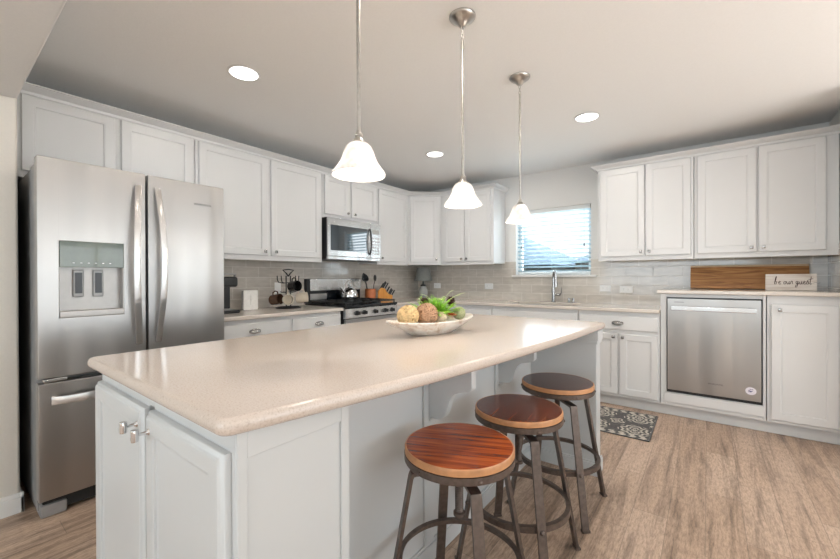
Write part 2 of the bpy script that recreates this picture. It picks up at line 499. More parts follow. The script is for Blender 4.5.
# ------------------------------------------------------------------ mesh helpers
class MB:
    def __init__(self):
        self.bm = bmesh.new()

    def _merge(self, tmp, mat=None):
        if mat is not None:
            bmesh.ops.transform(tmp, matrix=mat, verts=tmp.verts)
        me = bpy.data.meshes.new('tmp')
        tmp.to_mesh(me)
        tmp.free()
        self.bm.from_mesh(me)
        bpy.data.meshes.remove(me)
        return self

    def box(self, x0, x1, y0, y1, z0, z1, bev=0.0, seg=2, mat=None):
        t = bmesh.new()
        bmesh.ops.create_cube(t, size=1.0)
        for v in t.verts:
            v.co = Vector((x0 + (v.co.x + .5) * (x1 - x0), y0 + (v.co.y + .5) * (y1 - y0), z0 + (v.co.z + .5) * (z1 - z0)))
        if bev > 0:
            bmesh.ops.bevel(t, geom=t.edges[:] + t.verts[:], offset=bev, segments=seg, affect='EDGES', profile=0.5)
        return self._merge(t, mat)

    def rings(self, loops, cap0=True, cap1=True, closed=True, mat=None):
        t = bmesh.new()
        vs = [[t.verts.new(p) for p in lp] for lp in loops]
        n = len(loops[0])
        for a, b in zip(vs[:-1], vs[1:]):
            for i in range(n if closed else n - 1):
                j = (i + 1) % n
                try:
                    t.faces.new((a[i], a[j], b[j], b[i]))
                except ValueError:
                    pass
        if cap0:
            t.faces.new(list(reversed(vs[0])))
        if cap1:
            t.faces.new(vs[-1])
        bmesh.ops.remove_doubles(t, verts=t.verts, dist=1e-6)
        bmesh.ops.recalc_face_normals(t, faces=t.faces)
        return self._merge(t, mat)

    def lathe(self, prof, cx=0, cy=0, cz=0, seg=32, mat=None, cap=True):
        loops = []
        for r, z in prof:
            r = max(r, 1e-5)
            loops.append([(cx + r * math.cos(2 * PI * i / seg), cy + r * math.sin(2 * PI * i / seg), cz + z) for i in range(seg)])
        return self.rings(loops, cap, cap, True, mat)

    def tube(self, pts, r, seg=10, closed=False, mat=None, flat=None):
        pts = [Vector(p) for p in pts]
        n = len(pts)
        rs = r if isinstance(r, (list, tuple)) else [r] * n
        loops = []
        prev = None
        for i, p in enumerate(pts):
            if closed:
                d = pts[(i + 1) % n] - pts[i - 1]
            else:
                d = pts[min(i + 1, n - 1)] - pts[max(i - 1, 0)]
            d.normalize()
            if prev is None:
                ref = Vector((0, 0, 1)) if abs(d.z) < 0.9 else Vector((1, 0, 0))
                a = d.cross(ref).normalized()
            else:
                a = (prev - d * prev.dot(d)).normalized()
            prev = a
            b = d.cross(a)
            loops.append([p + (a * math.cos(2 * PI * k / seg) + b * math.sin(2 * PI * k / seg)) * rs[i] for k in range(seg)])
        if closed:
            loops.append(loops[0])
            return self.rings(loops, False, False, True, mat)
        return self.rings(loops, True, True, True, mat)

    def prism(self, poly, z0, z1, mat=None, bev=0.0, seg=2):
        """poly: list of (x, y); extruded along z"""
        t = bmesh.new()
        a = [t.verts.new((x, y, z0)) for x, y in poly]
        b = [t.verts.new((x, y, z1)) for x, y in poly]
        n = len(poly)
        t.faces.new(list(reversed(a)))
        t.faces.new(b)
        for i in range(n):
            j = (i + 1) % n
            t.faces.new((a[i], a[j], b[j], b[i]))
        bmesh.ops.recalc_face_normals(t, faces=t.faces)
        if bev > 0:
            bmesh.ops.bevel(t, geom=t.edges[:], offset=bev, segments=seg, affect='EDGES', profile=0.5, clamp_overlap=True)
        return self._merge(t, mat)

    def sphere(self, c, r, sub=3, scale=(1, 1, 1), mat=None):
        t = bmesh.new()
        bmesh.ops.create_icosphere(t, subdivisions=sub, radius=1.0)
        for v in t.verts:
            v.co = Vector((c[0] + v.co.x * r * scale[0], c[1] + v.co.y * r * scale[1], c[2] + v.co.z * r * scale[2]))
        return self._merge(t, mat)

    def panel_door(self, x0, x1, z0, z1, y, th=0.02, rail=0.057, ogee=False):
        """recessed-panel door; back at y, front at y-th, facing -y"""
        def rect(ins, d):
            return [(x0 + ins, y - d, z0 + ins), (x1 - ins, y - d, z0 + ins), (x1 - ins, y - d, z1 - ins), (x0 + ins, y - d, z1 - ins)]
        edge = [rect(0, 0), rect(0, th - 0.014), rect(0.003, th - 0.010), rect(0.008, th - 0.008), rect(0.011, th - 0.003), rect(0.016, th)] if ogee else \
            [rect(0, 0), rect(0, th - 0.005), rect(0.002, th - 0.002), rect(0.005, th)]
        self.rings(edge + [
                    rect(rail - 0.010, th), rect(rail - 0.006, th - 0.003), rect(rail, th - 0.004), rect(rail + 0.003, th - 0.010)], True, True)
        return self

    def slab_front(self, x0, x1, z0, z1, y, th=0.02):
        def rect(ins, d):
            return [(x0 + ins, y - d, z0 + ins), (x1 - ins, y - d, z0 + ins), (x1 - ins, y - d, z1 - ins), (x0 + ins, y - d, z1 - ins)]
        self.rings([rect(0, 0), rect(0, th - 0.008), rect(0.004, th - 0.003), rect(0.010, th)], True, True)
        return self

    def build(self, name, mat, parent=None, smooth=True, rotz=None, loc=None):
        me = bpy.data.meshes.new(name)
        self.bm.to_mesh(me)
        self.bm.free()
        me.materials.append(mat)
        if smooth:
            me.polygons.foreach_set('use_smooth', [True] * len(me.polygons))
            me.set_sharp_from_angle(angle=math.radians(38))
        o = bpy.data.objects.new(name, me)
        COL.objects.link(o)
        if smooth and len(me.polygons) < 6000:
            wn = o.modifiers.new('weighted_normals', 'WEIGHTED_NORMAL')
            wn.keep_sharp = True
            wn.weight = 80
        if parent is not None:
            o.parent = parent
        if loc is not None:
            o.location = loc
        if rotz is not None:
            o.rotation_euler = (0, 0, rotz)
        return o


def thing(name, label, cat, loc=(0, 0, 0), rz=0.0, group=None):
    o = bpy.data.objects.new(name, None)
    o.empty_display_size = 0.1
    COL.objects.link(o)
    o.location = loc
    o.rotation_euler = (0, 0, rz)
    o['label'] = label
    o['category'] = cat
    if group:
        o['group'] = group
    return o


def tag(o, label, cat, group=None):
    o['label'] = label
    o['category'] = cat
    if group:
        o['group'] = group
    return o


def struct(name, mb, mat, smooth=True):
    o = mb.build(name, mat, None, smooth)
    o['kind'] = 'structure'
    return o


def children_of(o):
    return [c for c in bpy.data.objects if c.parent == o]


def copy_tree(o, parent=None):
    c = o.copy()
    COL.objects.link(c)
    c.parent = parent
    for ch in children_of(o):
        copy_tree(ch, c)
    return c


# ------------------------------------------------------------------ the setting
CEIL = 2.46
RX = 4.247
struct('floor', MB().box(-0.15, 7.1, -9.1, 0.15, -0.05, 0.0), M['floor'], False)
struct('ceiling', MB().box(-0.15, 7.1, -9.1, 0.15, CEIL, CEIL + 0.06), M['ceiling'], False)
struct('wall_left', MB().box(-0.12, 0.0, -9.1, 0.15, 0, CEIL), M['wall'], False)
# back wall with the window opening
WX0, WX1, WZ0, WZ1 = 1.551, 2.428, 1.222, 2.018
w = MB()
w.box(0.0, WX0, 0, 0.15, 0, CEIL).box(WX1, 7.1, 0, 0.15, 0, CEIL)
w.box(WX0, WX1, 0, 0.15, 0, WZ0).box(WX0, WX1, 0, 0.15, WZ1, CEIL)
struct('wall_back', w, M['wall'], False)
struct('wall_right', MB().box(RX, RX + 0.12, -0.85, 0.0, 0, CEIL, 0.008), M['wall'])
struct('wall_stub', MB().box(0.0, 0.635, -9.0, -4.19, 0, CEIL, 0.012, 3), M['jamb'])
# dropped header of the opening between living room and kitchen
hd = MB()
hd.box(0.635, 7.0, -4.42, -4.19, 2.125, CEIL, 0.012, 3)
struct('beam_opening', hd, M['wall'])
# living-room / dining-nook shell, with window openings
w = MB()
w.box(7.0, 7.1, -9.0, -8.3, 0, CEIL).box(7.0, 7.1, -5.2, -4.0, 0, CEIL).box(7.0, 7.1, -8.3, -5.2, 2.35, CEIL).box(7.0, 7.1, -8.3, -5.2, 0, 0.2).box(7.0, 7.1, -1.2, 0.0, 0, CEIL).box(7.0, 7.1, -4.0, -1.2, 2.35, CEIL).box(7.0, 7.1, -4.0, -1.2, 0, 0.2)
struct('wall_east', w, M['wall'], False)
w = MB()
w.box(-0.15, 0.8, -9.1, -9.0, 0, CEIL).box(4.4, 7.1, -9.1, -9.0, 0, CEIL).box(0.8, 4.4, -9.1, -9.0, 0, 0.5).box(0.8, 4.4, -9.1, -9.0, 2.4, CEIL)
struct('wall_front', w, M['wall'], False)


def wall_window(name, ax, a0, a1, z0, z1, p, n):
    o = None
    f = MB()
    t = 0.04
    def bx(u0, u1, zz0, zz1):
        if ax == 'x':
            f.box(u0, u1, p - 0.03, p + 0.03, zz0, zz1)
        else:
            f.box(p - 0.03, p + 0.03, u0, u1, zz0, zz1)
    bx(a0, a1, z0, z0 + t)
    bx(a0, a1, z1 - t, z1)
    for i in range(n + 1):
        u = a0 + (a1 - a0 - t) * i / n
        bx(u, u + t, z0, z1)
    return struct(name, f, M['vinyl'], False)


wall_window('fill_window', 'x', 0.8, 4.4, 0.5, 2.4, -9.05, 3)  # unseen window added to go with the fill lamp
wall_window('window_3', 'y', -4.0, -1.2, 0.2, 2.35, 7.05, 2)

wall_window('added_window', 'y', -8.3, -5.2, 0.2, 2.35, 7.05, 2)  # unseen, added to let in a sun patch that bounces to the ceiling

# kitchen window
win = MB()
FY = 0.085
win.box(WX0, WX0 + .045, FY, FY + .05, WZ0, WZ1, .004).box(WX1 - .045, WX1, FY, FY + .05, WZ0, WZ1, .004)
win.box(WX0 + .045, WX1 - .045, FY, FY + .05, WZ0, WZ0 + .045, .004).box(WX0 + .045, WX1 - .045, FY, FY + .05, WZ1 - .045, WZ1, .004)
wo = struct('window_1', win, M['vinyl'])
MB().box(WX0 + .045, WX1 - .045, FY + .02, FY + .026, WZ0 + .045, WZ1 - .045).build('window_pane', M['glass'], wo, False)
sill = MB().box(WX0 - .045, WX1 + .06, -.035, .08, WZ0 - .018, WZ0 + .004, .004)
s_o = struct('trim_1', sill, M['trim'])

# backsplash tile
TB = 0.008
t = MB()
t.box(TB, RX - TB, -TB, 0, .80, WZ0 - .018)
t.box(TB, WX0, -TB, 0, WZ0 - .018, 1.395).box(WX1, RX - TB, -TB, 0, WZ0 - .018, 1.395)
struct('wall_tile_back', t, M['tile_back'], False)
t = MB()
t.box(0, TB, -3.25, 0, .80, 1.395)
struct('wall_tile_left', t, M['tile_side'], False)
struct('wall_tile_right', MB().box(RX - TB, RX, -.66, -TB, .95, 1.45), M['tile_side'], False)

# baseboards
def base_run(name, segs, h=.102, th=.013):
    b = MB()
    for (x0, x1, y0, y1) in segs:
        b.box(x0, x1, y0, y1, 0, h * .78, .002)
        mx, my = (x1 - x0) * .0, 0
        b.box(x0 if x1 - x0 > .05 else x0, x1 - (th * .35 if x1 - x0 < .05 else 0), y0, y1 - (th * .35 if y1 - y0 < .05 else 0), h * .78, h, .003)
    return struct(name, b, M['trim'])


base_run('baseboard_left', [(.635, .648, -9.0, -4.177), (.30, .648, -4.19, -4.177)])


# crown moulding along the uppers: swept profile
def sweep(path, prof, mb, side=1):
    """path in plan (x,y), prof list of (outward, z) closed section; outward is to the right of travel"""
    n = len(path)
    loops = []
    for i in range(n):
        p = Vector((path[i][0], path[i][1]))
        d1 = (Vector(path[i]) - Vector(path[i - 1])).normalized() if i > 0 else None
        d2 = (Vector(path[i + 1]) - Vector(path[i])).normalized() if i < n - 1 else None
        def nrm(d):
            return Vector((d.y, -d.x)) * side
        if d1 is None:
            mdir = nrm(d2)
        elif d2 is None:
            mdir = nrm(d1)
        else:
            mm = (nrm(d1) + nrm(d2)).normalized()
            mdir = mm / max(.2, mm.dot(nrm(d1)))
        loops.append([(p.x + mdir.x * o, p.y + mdir.y * o, z) for o, z in prof])
    mb.rings(loops, True, True, True)


UT = 2.262    # door top
UB = 1.372    # upper frame bottom
XF = 0.33
CA, CB = (XF, -.635), (.635, -XF)
crown_prof = [(-.02, 2.268), (.004, 2.268), (.010, 2.274), (.012, 2.286), (.028, 2.294), (.046, 2.306), (.050, 2.312), (.060, 2.313), (.060, 2.319), (-.02, 2.319)]
c_ = MB()
sweep([(XF, -4.178), CA, CB, (1.412, -XF), (1.412, -.003)], crown_prof, c_, 1)
struct('trim_2', c_, M['cabinet'])
c_ = MB()
sweep([(2.572, -.003), (2.572, -XF), (RX - .002, -XF)], crown_prof, c_, 1)
struct('trim_3', c_, M['cabinet'])

# ------------------------------------------------------------------ cabinets
GAP = 0.0015


def knob_mesh():
    k = MB()
    k.box(-.005, .005, -.018, 0, -.005, .005, .001)
    k.box(-.012, .012, -.028, -.017, -.0135, .0135, .003)
    return k


_kn = knob_mesh().build('knob', M['hardware'])
KNOB = _kn.data
bpy.data.objects.remove(_kn)


def cup_mesh():
    k = MB()
    # oval ring pull seen as a cup
    loops = []
    for j in range(7):
        a = j / 6 * PI / 2
        z = .019 - .030 * (1 - math.cos(a)) * .9
        loops.append([(.046 * math.cos(th) * (1 - .25 * math.sin(a) * 0), -.026 * math.sin(a) - .001, z * 1.0 * 0 + .020 * math.cos(a) * (1 if True else 1)) for th in (0,)])
    n = 18
    rows = []
    for j in range(8):
        a = j / 7 * PI / 2
        row = []
        for i in range(n + 1):
            th = PI * i / n
            row.append((.047 * math.cos(th) * math.cos(a * .35), -.002 - .026 * math.sin(a) * math.sin(th) ** .5, -.008 + .024 * math.sin(th) * math.cos(a)))
        rows.append(row)
    k.rings(rows, False, False, False)
    k.tube([(.047 * math.cos(2 * PI * i / 24), -.002, .017 * math.sin(2 * PI * i / 24)) for i in range(24)], .0032, 8, True)
    k.tube([(-.046, -.004, -.008), (-.035, -.022, -.009), (0, -.028, -.010), (.035, -.022, -.009), (.046, -.004, -.008)], .003, 8)
    return k


_cp = cup_mesh().build('cup_pull', M['hardware'])
CUP = _cp.data
bpy.data.objects.remove(_cp)


def hw(kind, parent, x, y, z):
    o = bpy.data.objects.new('knob' if kind == 'knob' else 'cup_pull', KNOB if kind == 'knob' else CUP)
    COL.objects.link(o)
    o.parent = parent
    o.location = (x, y, z)
    return o


def cabinet(label, loc, rz, w_, depth, z0, z1, doors=(), drawers=(), toe=False, group=None, mat='cabinet', name='wall_cabinet', front_open=None):
    """local frame: x along the run from 0, back at y=0, frame face at y=-depth, doors 20 mm proud, facing -y"""
    root = thing(name, label, 'cabinet', (loc[0], loc[1], 0), rz, group)
    b = MB()
    g = GAP
    if front_open is None:
        b.box(g, w_ - g, -depth, -.004 - TB * (1 if z0 < 1.3 else 0), z0, z1, .0015, 1)
    else:
        ox0, ox1, oz0, oz1 = front_open
        b.box(g, ox0, -depth, -.014, z0, z1, .0015, 1)
        b.box(ox1, w_ - g, -depth, -.014, z0, z1, .0015, 1)
        b.box(ox0, ox1, -depth, -.014, z0, oz0, .0015, 1)
        b.box(ox0, ox1, -depth, -.014, oz1, z1, .0015, 1)
    if toe:
        b.box(g, w_ - g, -depth + .07, -.05, .0, z0)
    if z0 > 1.2:   # light rail under the frame
        b.box(g, w_ - g, -depth, -depth + .02, z0 - .012, z0 + .001, .002, 1)
    b.build('cabinet_body', M[mat], root)
    for d in doors:
        x0, x1, a, c, kx, kz = d
        do = MB().panel_door(x0, x1, a, c, -depth - .0005).build('door', M[mat], root)
        if kx is not None:
            hw('knob', do, kx, -depth - .0205, kz)
    for d in drawers:
        x0, x1, a, c, px = d
        dr = MB().slab_front(x0, x1, a, c, -depth - .0005).build('drawer', M[mat], root)
        if px is not None:
            hw('cup', dr, px, -depth - .0205, (a + c) / 2)
    return root


L90 = PI / 2
GU = 'white upper cabinets'
DB = 1.402
# left wall uppers: local x = world y - y0, root at (0, y0)
def left_upper(label, y0, y1, z0, doors, rail=True):
    return cabinet(label, (0, y0), L90, y1 - y0, XF, z0, 2.30, [(a - y0, b - y0, c, UT, k - y0 if k is not None else None, kz) for a, b, c, k, kz in doors], group=GU)


left_upper('white two-door cabinet directly above the refrigerator', -4.175, -3.222, 1.80,
           [(-4.145, -3.715, 1.825, -3.75, 1.86), (-3.682, -3.240, 1.825, -3.645, 1.86)])
left_upper('white two-door wall cabinet between refrigerator and microwave, over the mug tree', -3.220, -2.022, UB,
           [(-3.198, -2.630, DB, -2.665, 1.437), (-2.595, -2.049, DB, -2.56, 1.437)])
left_upper('short white two-door wall cabinet right above the microwave', -2.020, -1.222, 1.835,
           [(-1.998, -1.668, 1.862, -1.700, 1.895), (-1.634, -1.240, 1.862, -1.600, 1.895)])
left_upper('white single-door wall cabinet between microwave and corner cabinet', -1.220, CA[1], UB,
           [(-1.200, -.672, DB, -1.165, 1.437)])
# diagonal corner
root = thing('corner_cabinet', 'white diagonal wall cabinet in the corner with a single door', 'cabinet', (0, 0, 0), 0, GU)
MB().prism([(.004, -.004), (.004, CA[1] + .002), (XF, CA[1] + .002), (CB[0] - .002, CB[1]), (CB[0] - .002, -.004)], UB, 2.30).build('cabinet_body', M['cabinet'], root)
dl = math.hypot(CB[0] - CA[0], CB[1] - CA[1])
dr_ = MB().panel_door(.032, dl - .032, DB, UT, -.0005).build('door', M['cabinet'], root, rotz=PI / 4, loc=(CA[0], CA[1], 0))
hw('knob', dr_, dl - .062, -.0205, 1.437)
cabinet('white two-door wall cabinet between corner cabinet and window', (CB[0], 0), 0, 1.412 - CB[0], XF, UB, 2.30,
        [(.691 - CB[0], 1.012 - CB[0], DB, UT, .98 - CB[0], 1.437), (1.022 - CB[0], 1.375 - CB[0], DB, UT, 1.054 - CB[0], 1.437)], group=GU)
x0 = 2.572
cabinet('white two-door wall cabinet immediately right of the window', (x0, 0), 0, 3.360 - x0, XF, UB, 2.30,
        [(2.597 - x0, 2.982 - x0, DB, UT, 2.952 - x0, 1.44), (2.992 - x0, 3.338 - x0, DB, UT, 3.022 - x0, 1.44)], group=GU)
x0 = 3.362
cabinet('white two-door wall cabinet at the far right over the cutting board', (x0, 0), 0, RX - .003 - x0, XF, UB, 2.30,
        [(3.386 - x0, 3.776 - x0, DB, UT, 3.745 - x0, 1.44), (3.788 - x0, 4.172 - x0, DB, UT, 3.819 - x0, 1.44)], group=GU)

# base cabinets
BD = 0.61
GB = 'white base cabinets'
CT = 0.914
CB_Z = CT - .032
def lb(v, y0):
    return v - y0
y0 = -3.238
cabinet('white base cabinet with two drawers between refrigerator and range', (0, y0), L90, -2.024 - y0, BD, .10, CB_Z - .001,
        [(.02, .325, .126, .70, .29, .65), (.333, .636, .126, .70, .37, .65), (-2.565 - y0, -2.305 - y0, .126, .70, -2.335 - y0, .65), (-2.295 - y0, -2.035 - y0, .126, .70, -2.265 - y0, .65)],
        [(-3.228 - y0, -2.602 - y0, .722, .850, -2.912 - y0), (-2.565 - y0, -2.035 - y0, .722, .850, -2.294 - y0)], toe=True, group=GB, name='base_cabinet')
# corner + sink run
y0 = -1.236
cabinet('white base cabinet at the range side of the kitchen corner', (0, y0), L90, .62, BD, .10, CB_Z - .001, [(.02, .58, .126, .70, .06, .65)], [(.02, .58, .722, .85, None)], toe=True, group=GB, name='base_cabinet')
x0 = .64
cabinet('narrow white base cabinet left of the sink cabinet', (x0, 0), 0, 1.526 - x0, BD, .10, CB_Z - .001,
        [(1.10 - x0, 1.516 - x0, .126, .68, 1.48 - x0, .65)], [(1.10 - x0, 1.516 - x0, .713, .844, None)], toe=True, group=GB, name='base_cabinet')
x0 = 1.528
sk = thing('sink_cabinet', 'white sink base cabinet with plain false front below the window', 'cabinet', (x0, 0, 0), 0, GB)
b = MB()
WS = 2.450 - x0
b.box(.0015, .02, -BD, -.014, .10, CB_Z - .001).box(WS - .02, WS - .0015, -BD, -.014, .10, CB_Z - .001)
b.box(.02, WS - .02, -BD, -BD + .02, .10, CB_Z - .001).box(.02, WS - .02, -BD + .02, -.014, .10, .12).box(.0015, WS - .0015, -BD + .07, -.05, 0, .10)
b.build('cabinet_body', M['cabinet'], sk)
for a, c, k in ((.013, WS / 2 - .006, WS / 2 - .04), (WS / 2 + .006, WS - .013, WS / 2 + .04)):
    d = MB().panel_door(a, c, .126, .68, -BD - .0005).build('door', M['cabinet'], sk)
    hw('knob', d, k, -BD - .0205, .65)
MB().slab_front(.013, WS - .010, .713, .844, -BD - .0005).build('false_front', M['cabinet'], sk)
x0 = 2.452
cabinet('white base cabinet with one drawer over two doors, behind the rug', (x0, 0), 0, 3.128 - x0, BD, .10, CB_Z - .001,
        [(2.466 - x0, 2.797 - x0, .126, .680, 2.768 - x0, .652), (2.815 - x0, 3.115 - x0, .126, .680, 2.843 - x0, .652)],
        [(2.466 - x0, 3.115 - x0, .713, .844, 2.800 - x0)], toe=True, group=GB, name='base_cabinet')
RT = 1.086
x0 = 3.130
dwc = cabinet('taller white cabinet surround holding the raised dishwasher', (x0, 0), 0, 3.812 - x0, BD, .10, RT - .031,
              [], [], toe=True, group=GB, name='dishwasher_cabinet', front_open=(3.176 - x0, 3.792 - x0, .215, 1.026))
MB().box(3.160 - x0, 3.802 - x0, -BD - .012, -BD - .0005, .130, .208, .004).build('lower_panel', M['cabinet'], dwc)
x0 = 3.814
cabinet('tall single-door white base cabinet right of the dishwasher', (x0, 0), 0, RX - .003 - x0, BD, .10, RT - .031,
        [(3.838 - x0, 4.186 - x0, .126, .990, 3.884 - x0, .952)], [], toe=True, group=GB, name='base_cabinet')
# toe boards read continuous
struct('trim_4', MB().box(.66, RX - .003, -.552, -.5405, .001, .099, .001, 1), M['cabinet'])


# countertops
def counter_slab(name, label, cells, z0, z1, mat='counter'):
    """cells: list of (x0,x1,y0,y1) rectangles sharing a grid, merged into one slab"""
    xs = sorted({c for r in cells for c in r[:2]})
    ys = sorted({c for r in cells for c in r[2:]})
    t = bmesh.new()
    V = {}
    def gv(i, j):
        if (i, j) not in V:
            V[(i, j)] = t.verts.new((xs[i], ys[j], z0))
        return V[(i, j)]
    for i in range(len(xs) - 1):
        for j in range(len(ys) - 1):
            cx, cy = (xs[i] + xs[i + 1]) / 2, (ys[j] + ys[j + 1]) / 2
            if any(r[0] < cx < r[1] and r[2] < cy < r[3] for r in cells):
                t.faces.new((gv(i, j), gv(i + 1, j), gv(i + 1, j + 1), gv(i, j + 1)))
    ret = bmesh.ops.extrude_face_region(t, geom=t.faces[:])
    for v in [g for g in ret['geom'] if isinstance(g, bmesh.types.BMVert)]:
        v.co.z = z1
    bmesh.ops.recalc_face_normals(t, faces=t.faces)
    sharp = [e for e in t.edges if len(e.link_faces) == 2 and e.calc_face_angle(0) > .5 and abs((e.verts[0].co - e.verts[1].co).z) < 1e-5]
    bmesh.ops.bevel(t, geom=sharp, offset=.007, segments=3, affect='EDGES', profile=.5)
    mb = MB()
    mb._merge(t)
    o = mb.build(name, M[mat])
    return tag(o, label, 'countertop')


SX0, SX1, SY0, SY1 = 1.64, 2.36, -.55, -.15
counter_slab('countertop', 'beige quartz counter between refrigerator and range, under the mug tree', [(TB + .001, .652, -3.240, -2.022)], CB_Z, CT)
counter_slab('countertop', 'long beige quartz counter holding the sink below the window', [
    (TB + .001, .652, -1.238, -.65), (TB + .001, SX0, -.65, -TB - .001), (SX1, 3.128, -.65, -TB - .001),
    (SX0, SX1, -.65, SY0), (SX0, SX1, SY1, -TB - .001)], CB_Z, CT)
counter_slab('countertop', 'raised quartz counter over the dishwasher, holding the cutting board', [(3.108, RX - TB - .001, -.655, -TB - .001)], RT - .030, RT)

# sink
sk = thing('kitchen_sink', 'stainless sink basin set into the counter beneath the faucet', 'sink', ((SX0 + SX1) / 2, (SY0 + SY1) / 2, CB_Z - .2))
def rrect(hx, hy, r, z, n=5):
    out = []
    for cx, cy, a0 in ((hx - r, hy - r, 0), (-hx + r, hy - r, PI / 2), (-hx + r, -hy + r, PI), (hx - r, -hy + r, 1.5 * PI)):
        for i in range(n + 1):
            a = a0 + PI / 2 * i / n
            out.append((cx + r * math.cos(a), cy + r * math.sin(a), z))
    return out
hx, hy = (SX1 - SX0) / 2 + .004, (SY1 - SY0) / 2 + .004
MB().rings([rrect(hx + .015, hy + .015, .05, .198), rrect(hx + .015, hy + .015, .05, .0), rrect(.05, .05, .049, -.008), rrect(.05, .05, .049, -.004), rrect(hx - .01, hy - .01, .05, .010),
            rrect(hx - .002, hy - .002, .05, .03), rrect(hx, hy, .05, .198)], False, False).build('basin', M['steel_side'], sk)
MB().lathe([(.045, -.003), (.045, .003), (.03, .002), (.0, .001)]).build('drain', M['chrome'], sk)

# faucet
fc = thing('faucet', 'tall pull-down faucet with side lever behind the sink', 'faucet', (2.045, -.095, CT + .0015))
MB().lathe([(.026, 0), (.026, .006), (.019, .012), (.018, .17), (.013, .175), (.0, .176)]).build('faucet_body', M['faucet'], fc)
pts = []
for i in range(15):
    a = PI * i / 14
    pts.append((.034 * (1 - math.cos(a)), -.065 * (1 - math.cos(a)), .28 + .075 * math.sin(a)))
MB().tube([(0, 0, .16)] + pts + [(.068, -.130, .27)], .0125, 12).build('spout', M['faucet'], fc)
MB().lathe([(.012, .10), (.012, .02), (.017, .0), (.017, -.06), (.012, -.062), (.0, -.062)], (.068), -.130, .235).build('spray_head', M['faucet'], fc)
MB().tube([(.015, 0, .085), (.075, -.005, .085)], .014, 12).tube([(.072, -.006, .080), (.092, -.012, .11), (.095, -.016, .17)], [.010, .008, .005], 10).build('lever_handle', M['faucet'], fc)
for i, (xx, lab) in enumerate([(2.215, 'small metal deck fitting beside the faucet, the one nearer the faucet'), (2.262, 'small metal deck fitting beside the faucet, the one farther from it')]):
    q = MB().lathe([(.017, 0), (.017, .004), (.0125, .008), (.0125, .045), (.010, .05), (0, .052)], 0, 0, 0).build('deck_fitting', M['faucet'], loc=(xx, -.09, CT + .0015))
    tag(q, lab, 'faucet fitting', 'deck fittings by the sink')

# ------------------------------------------------------------------ island
IY0, IY1 = -4.085, -1.93
IZ = .875
isl = thing('kitchen_island', 'large white island base with doors at the near end and seating overhang', 'kitchen island', (2.1, -3.0, 0))
OX, OY = -2.1, -3.0 * -1
def P(mb, name, mat='island', par=None):
    o = mb.build(name, M[mat], par if par else isl)
    o.location = (-2.1, 3.0, 0) if par is None else (0, 0, 0)
    return o
IX0 = 1.668
b = MB()
b.box(IX0, 2.160, IY0, -3.772, .10, IZ, .0015, 1).box(2.195, 2.663, IY0, -3.772, .10, IZ, .0015, 1).box(2.160, 2.195, IY0 + .12, -3.772, .10, IZ).box(2.160, 2.195, IY0, IY0 + .12, .832, IZ)
b.box(IX0 + .05, 2.60, IY0 + .07, -3.80, 0, .10)
b.box(IX0, 2.52, -3.772, -2.032, .0, IZ, .0015, 1)
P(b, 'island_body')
# end wing wall that carries the overhang
b = MB()
b.box(IX0, 2.925, -2.03, -1.93, 0, IZ, .002, 1)
b.box(2.50, 2.938, -2.043, -1.917, .815, IZ, .004)
b.box(2.50, 2.933, -2.038, -1.922, .795, .816, .004)
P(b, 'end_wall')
b = MB()
for (a0, a1, b0, b1) in ((2.52, 2.533, -3.77, -2.043), (2.52, 2.938, -2.043, -2.0305), (2.9255, 2.938, -2.0305, -1.917)):
    b.box(a0, a1, b0, b1, 0, .075, .002).box(a0, a1 - (.004 if a1 - a0 < .05 else 0), b0 + (.004 if b1 - b0 < .05 and a1 - a0 > .05 else 0), b1, .075, .088, .003)
P(b, 'baseboard', 'island')
# side panel trims
b = MB()
b.box(2.6632, 2.670, IY0 + .0, IY0 + .022, .10, IZ, .001, 1).box(2.6632, 2.670, -3.800, -3.772, .10, IZ, .001, 1)
b.box(2.6632, 2.670, IY0 + .022, -3.800, .10, .19, .001, 1).box(2.6632, 2.670, IY0 + .022, -3.800, .812, IZ, .001, 1)
P(b, 'side_trim')
for yy in (-3.215, -2.555):
    P(MB().box(2.5202, 2.530, yy - .02, yy + .045, .0885, IZ, .0015, 1), 'batten')
# scroll corbels
def corbel(yc):
    prof = [(2.530, .875), (2.735, .875), (2.735, .770)]
    pts = [(2.732, .762), (2.720, .753), (2.700, .748), (2.680, .744), (2.660, .737), (2.643, .722), (2.631, .700), (2.625, .680), (2.620, .660), (2.610, .640), (2.597, .626), (2.580, .618), (2.562, .616), (2.548, .620), (2.538, .614), (2.532, .600), (2.530, .596)]
    poly = prof + pts
    # polygon in x,z -> extrude along y
    mat = Matrix(((1, 0, 0, 0), (0, 0, 1, 0), (0, 1, 0, 0), (0, 0, 0, 1)))
    mb = MB()
    mb.prism(poly, yc, yc + .034, mat)
    return P(mb, 'corbel')
corbel(-3.205)
corbel(-2.545)
# doors at near end
for (a, c, k) in ((1.680, 2.164, 2.138), (2.198, 2.645, 2.234)):
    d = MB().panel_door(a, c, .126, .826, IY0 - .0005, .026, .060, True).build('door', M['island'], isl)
    d.location = (-2.1, 3.0, 0)
    k_ = MB().lathe([(.009, 0), (.006, .004), (.0045, .009), (.0045, .022), (.007, .026)], 0, 0, 0, 20, Matrix.Rotation(PI / 2, 4, 'X'))
    k_.lathe([(.0, -.017), (.0085, -.016), (.0095, -.010), (.0095, .010), (.0085, .016), (0, .017)], 0, -.032, 0, 20)
    ko = k_.build('knob', M['chrome'], d)
    ko.location = (k, IY0 - .0265, .778)

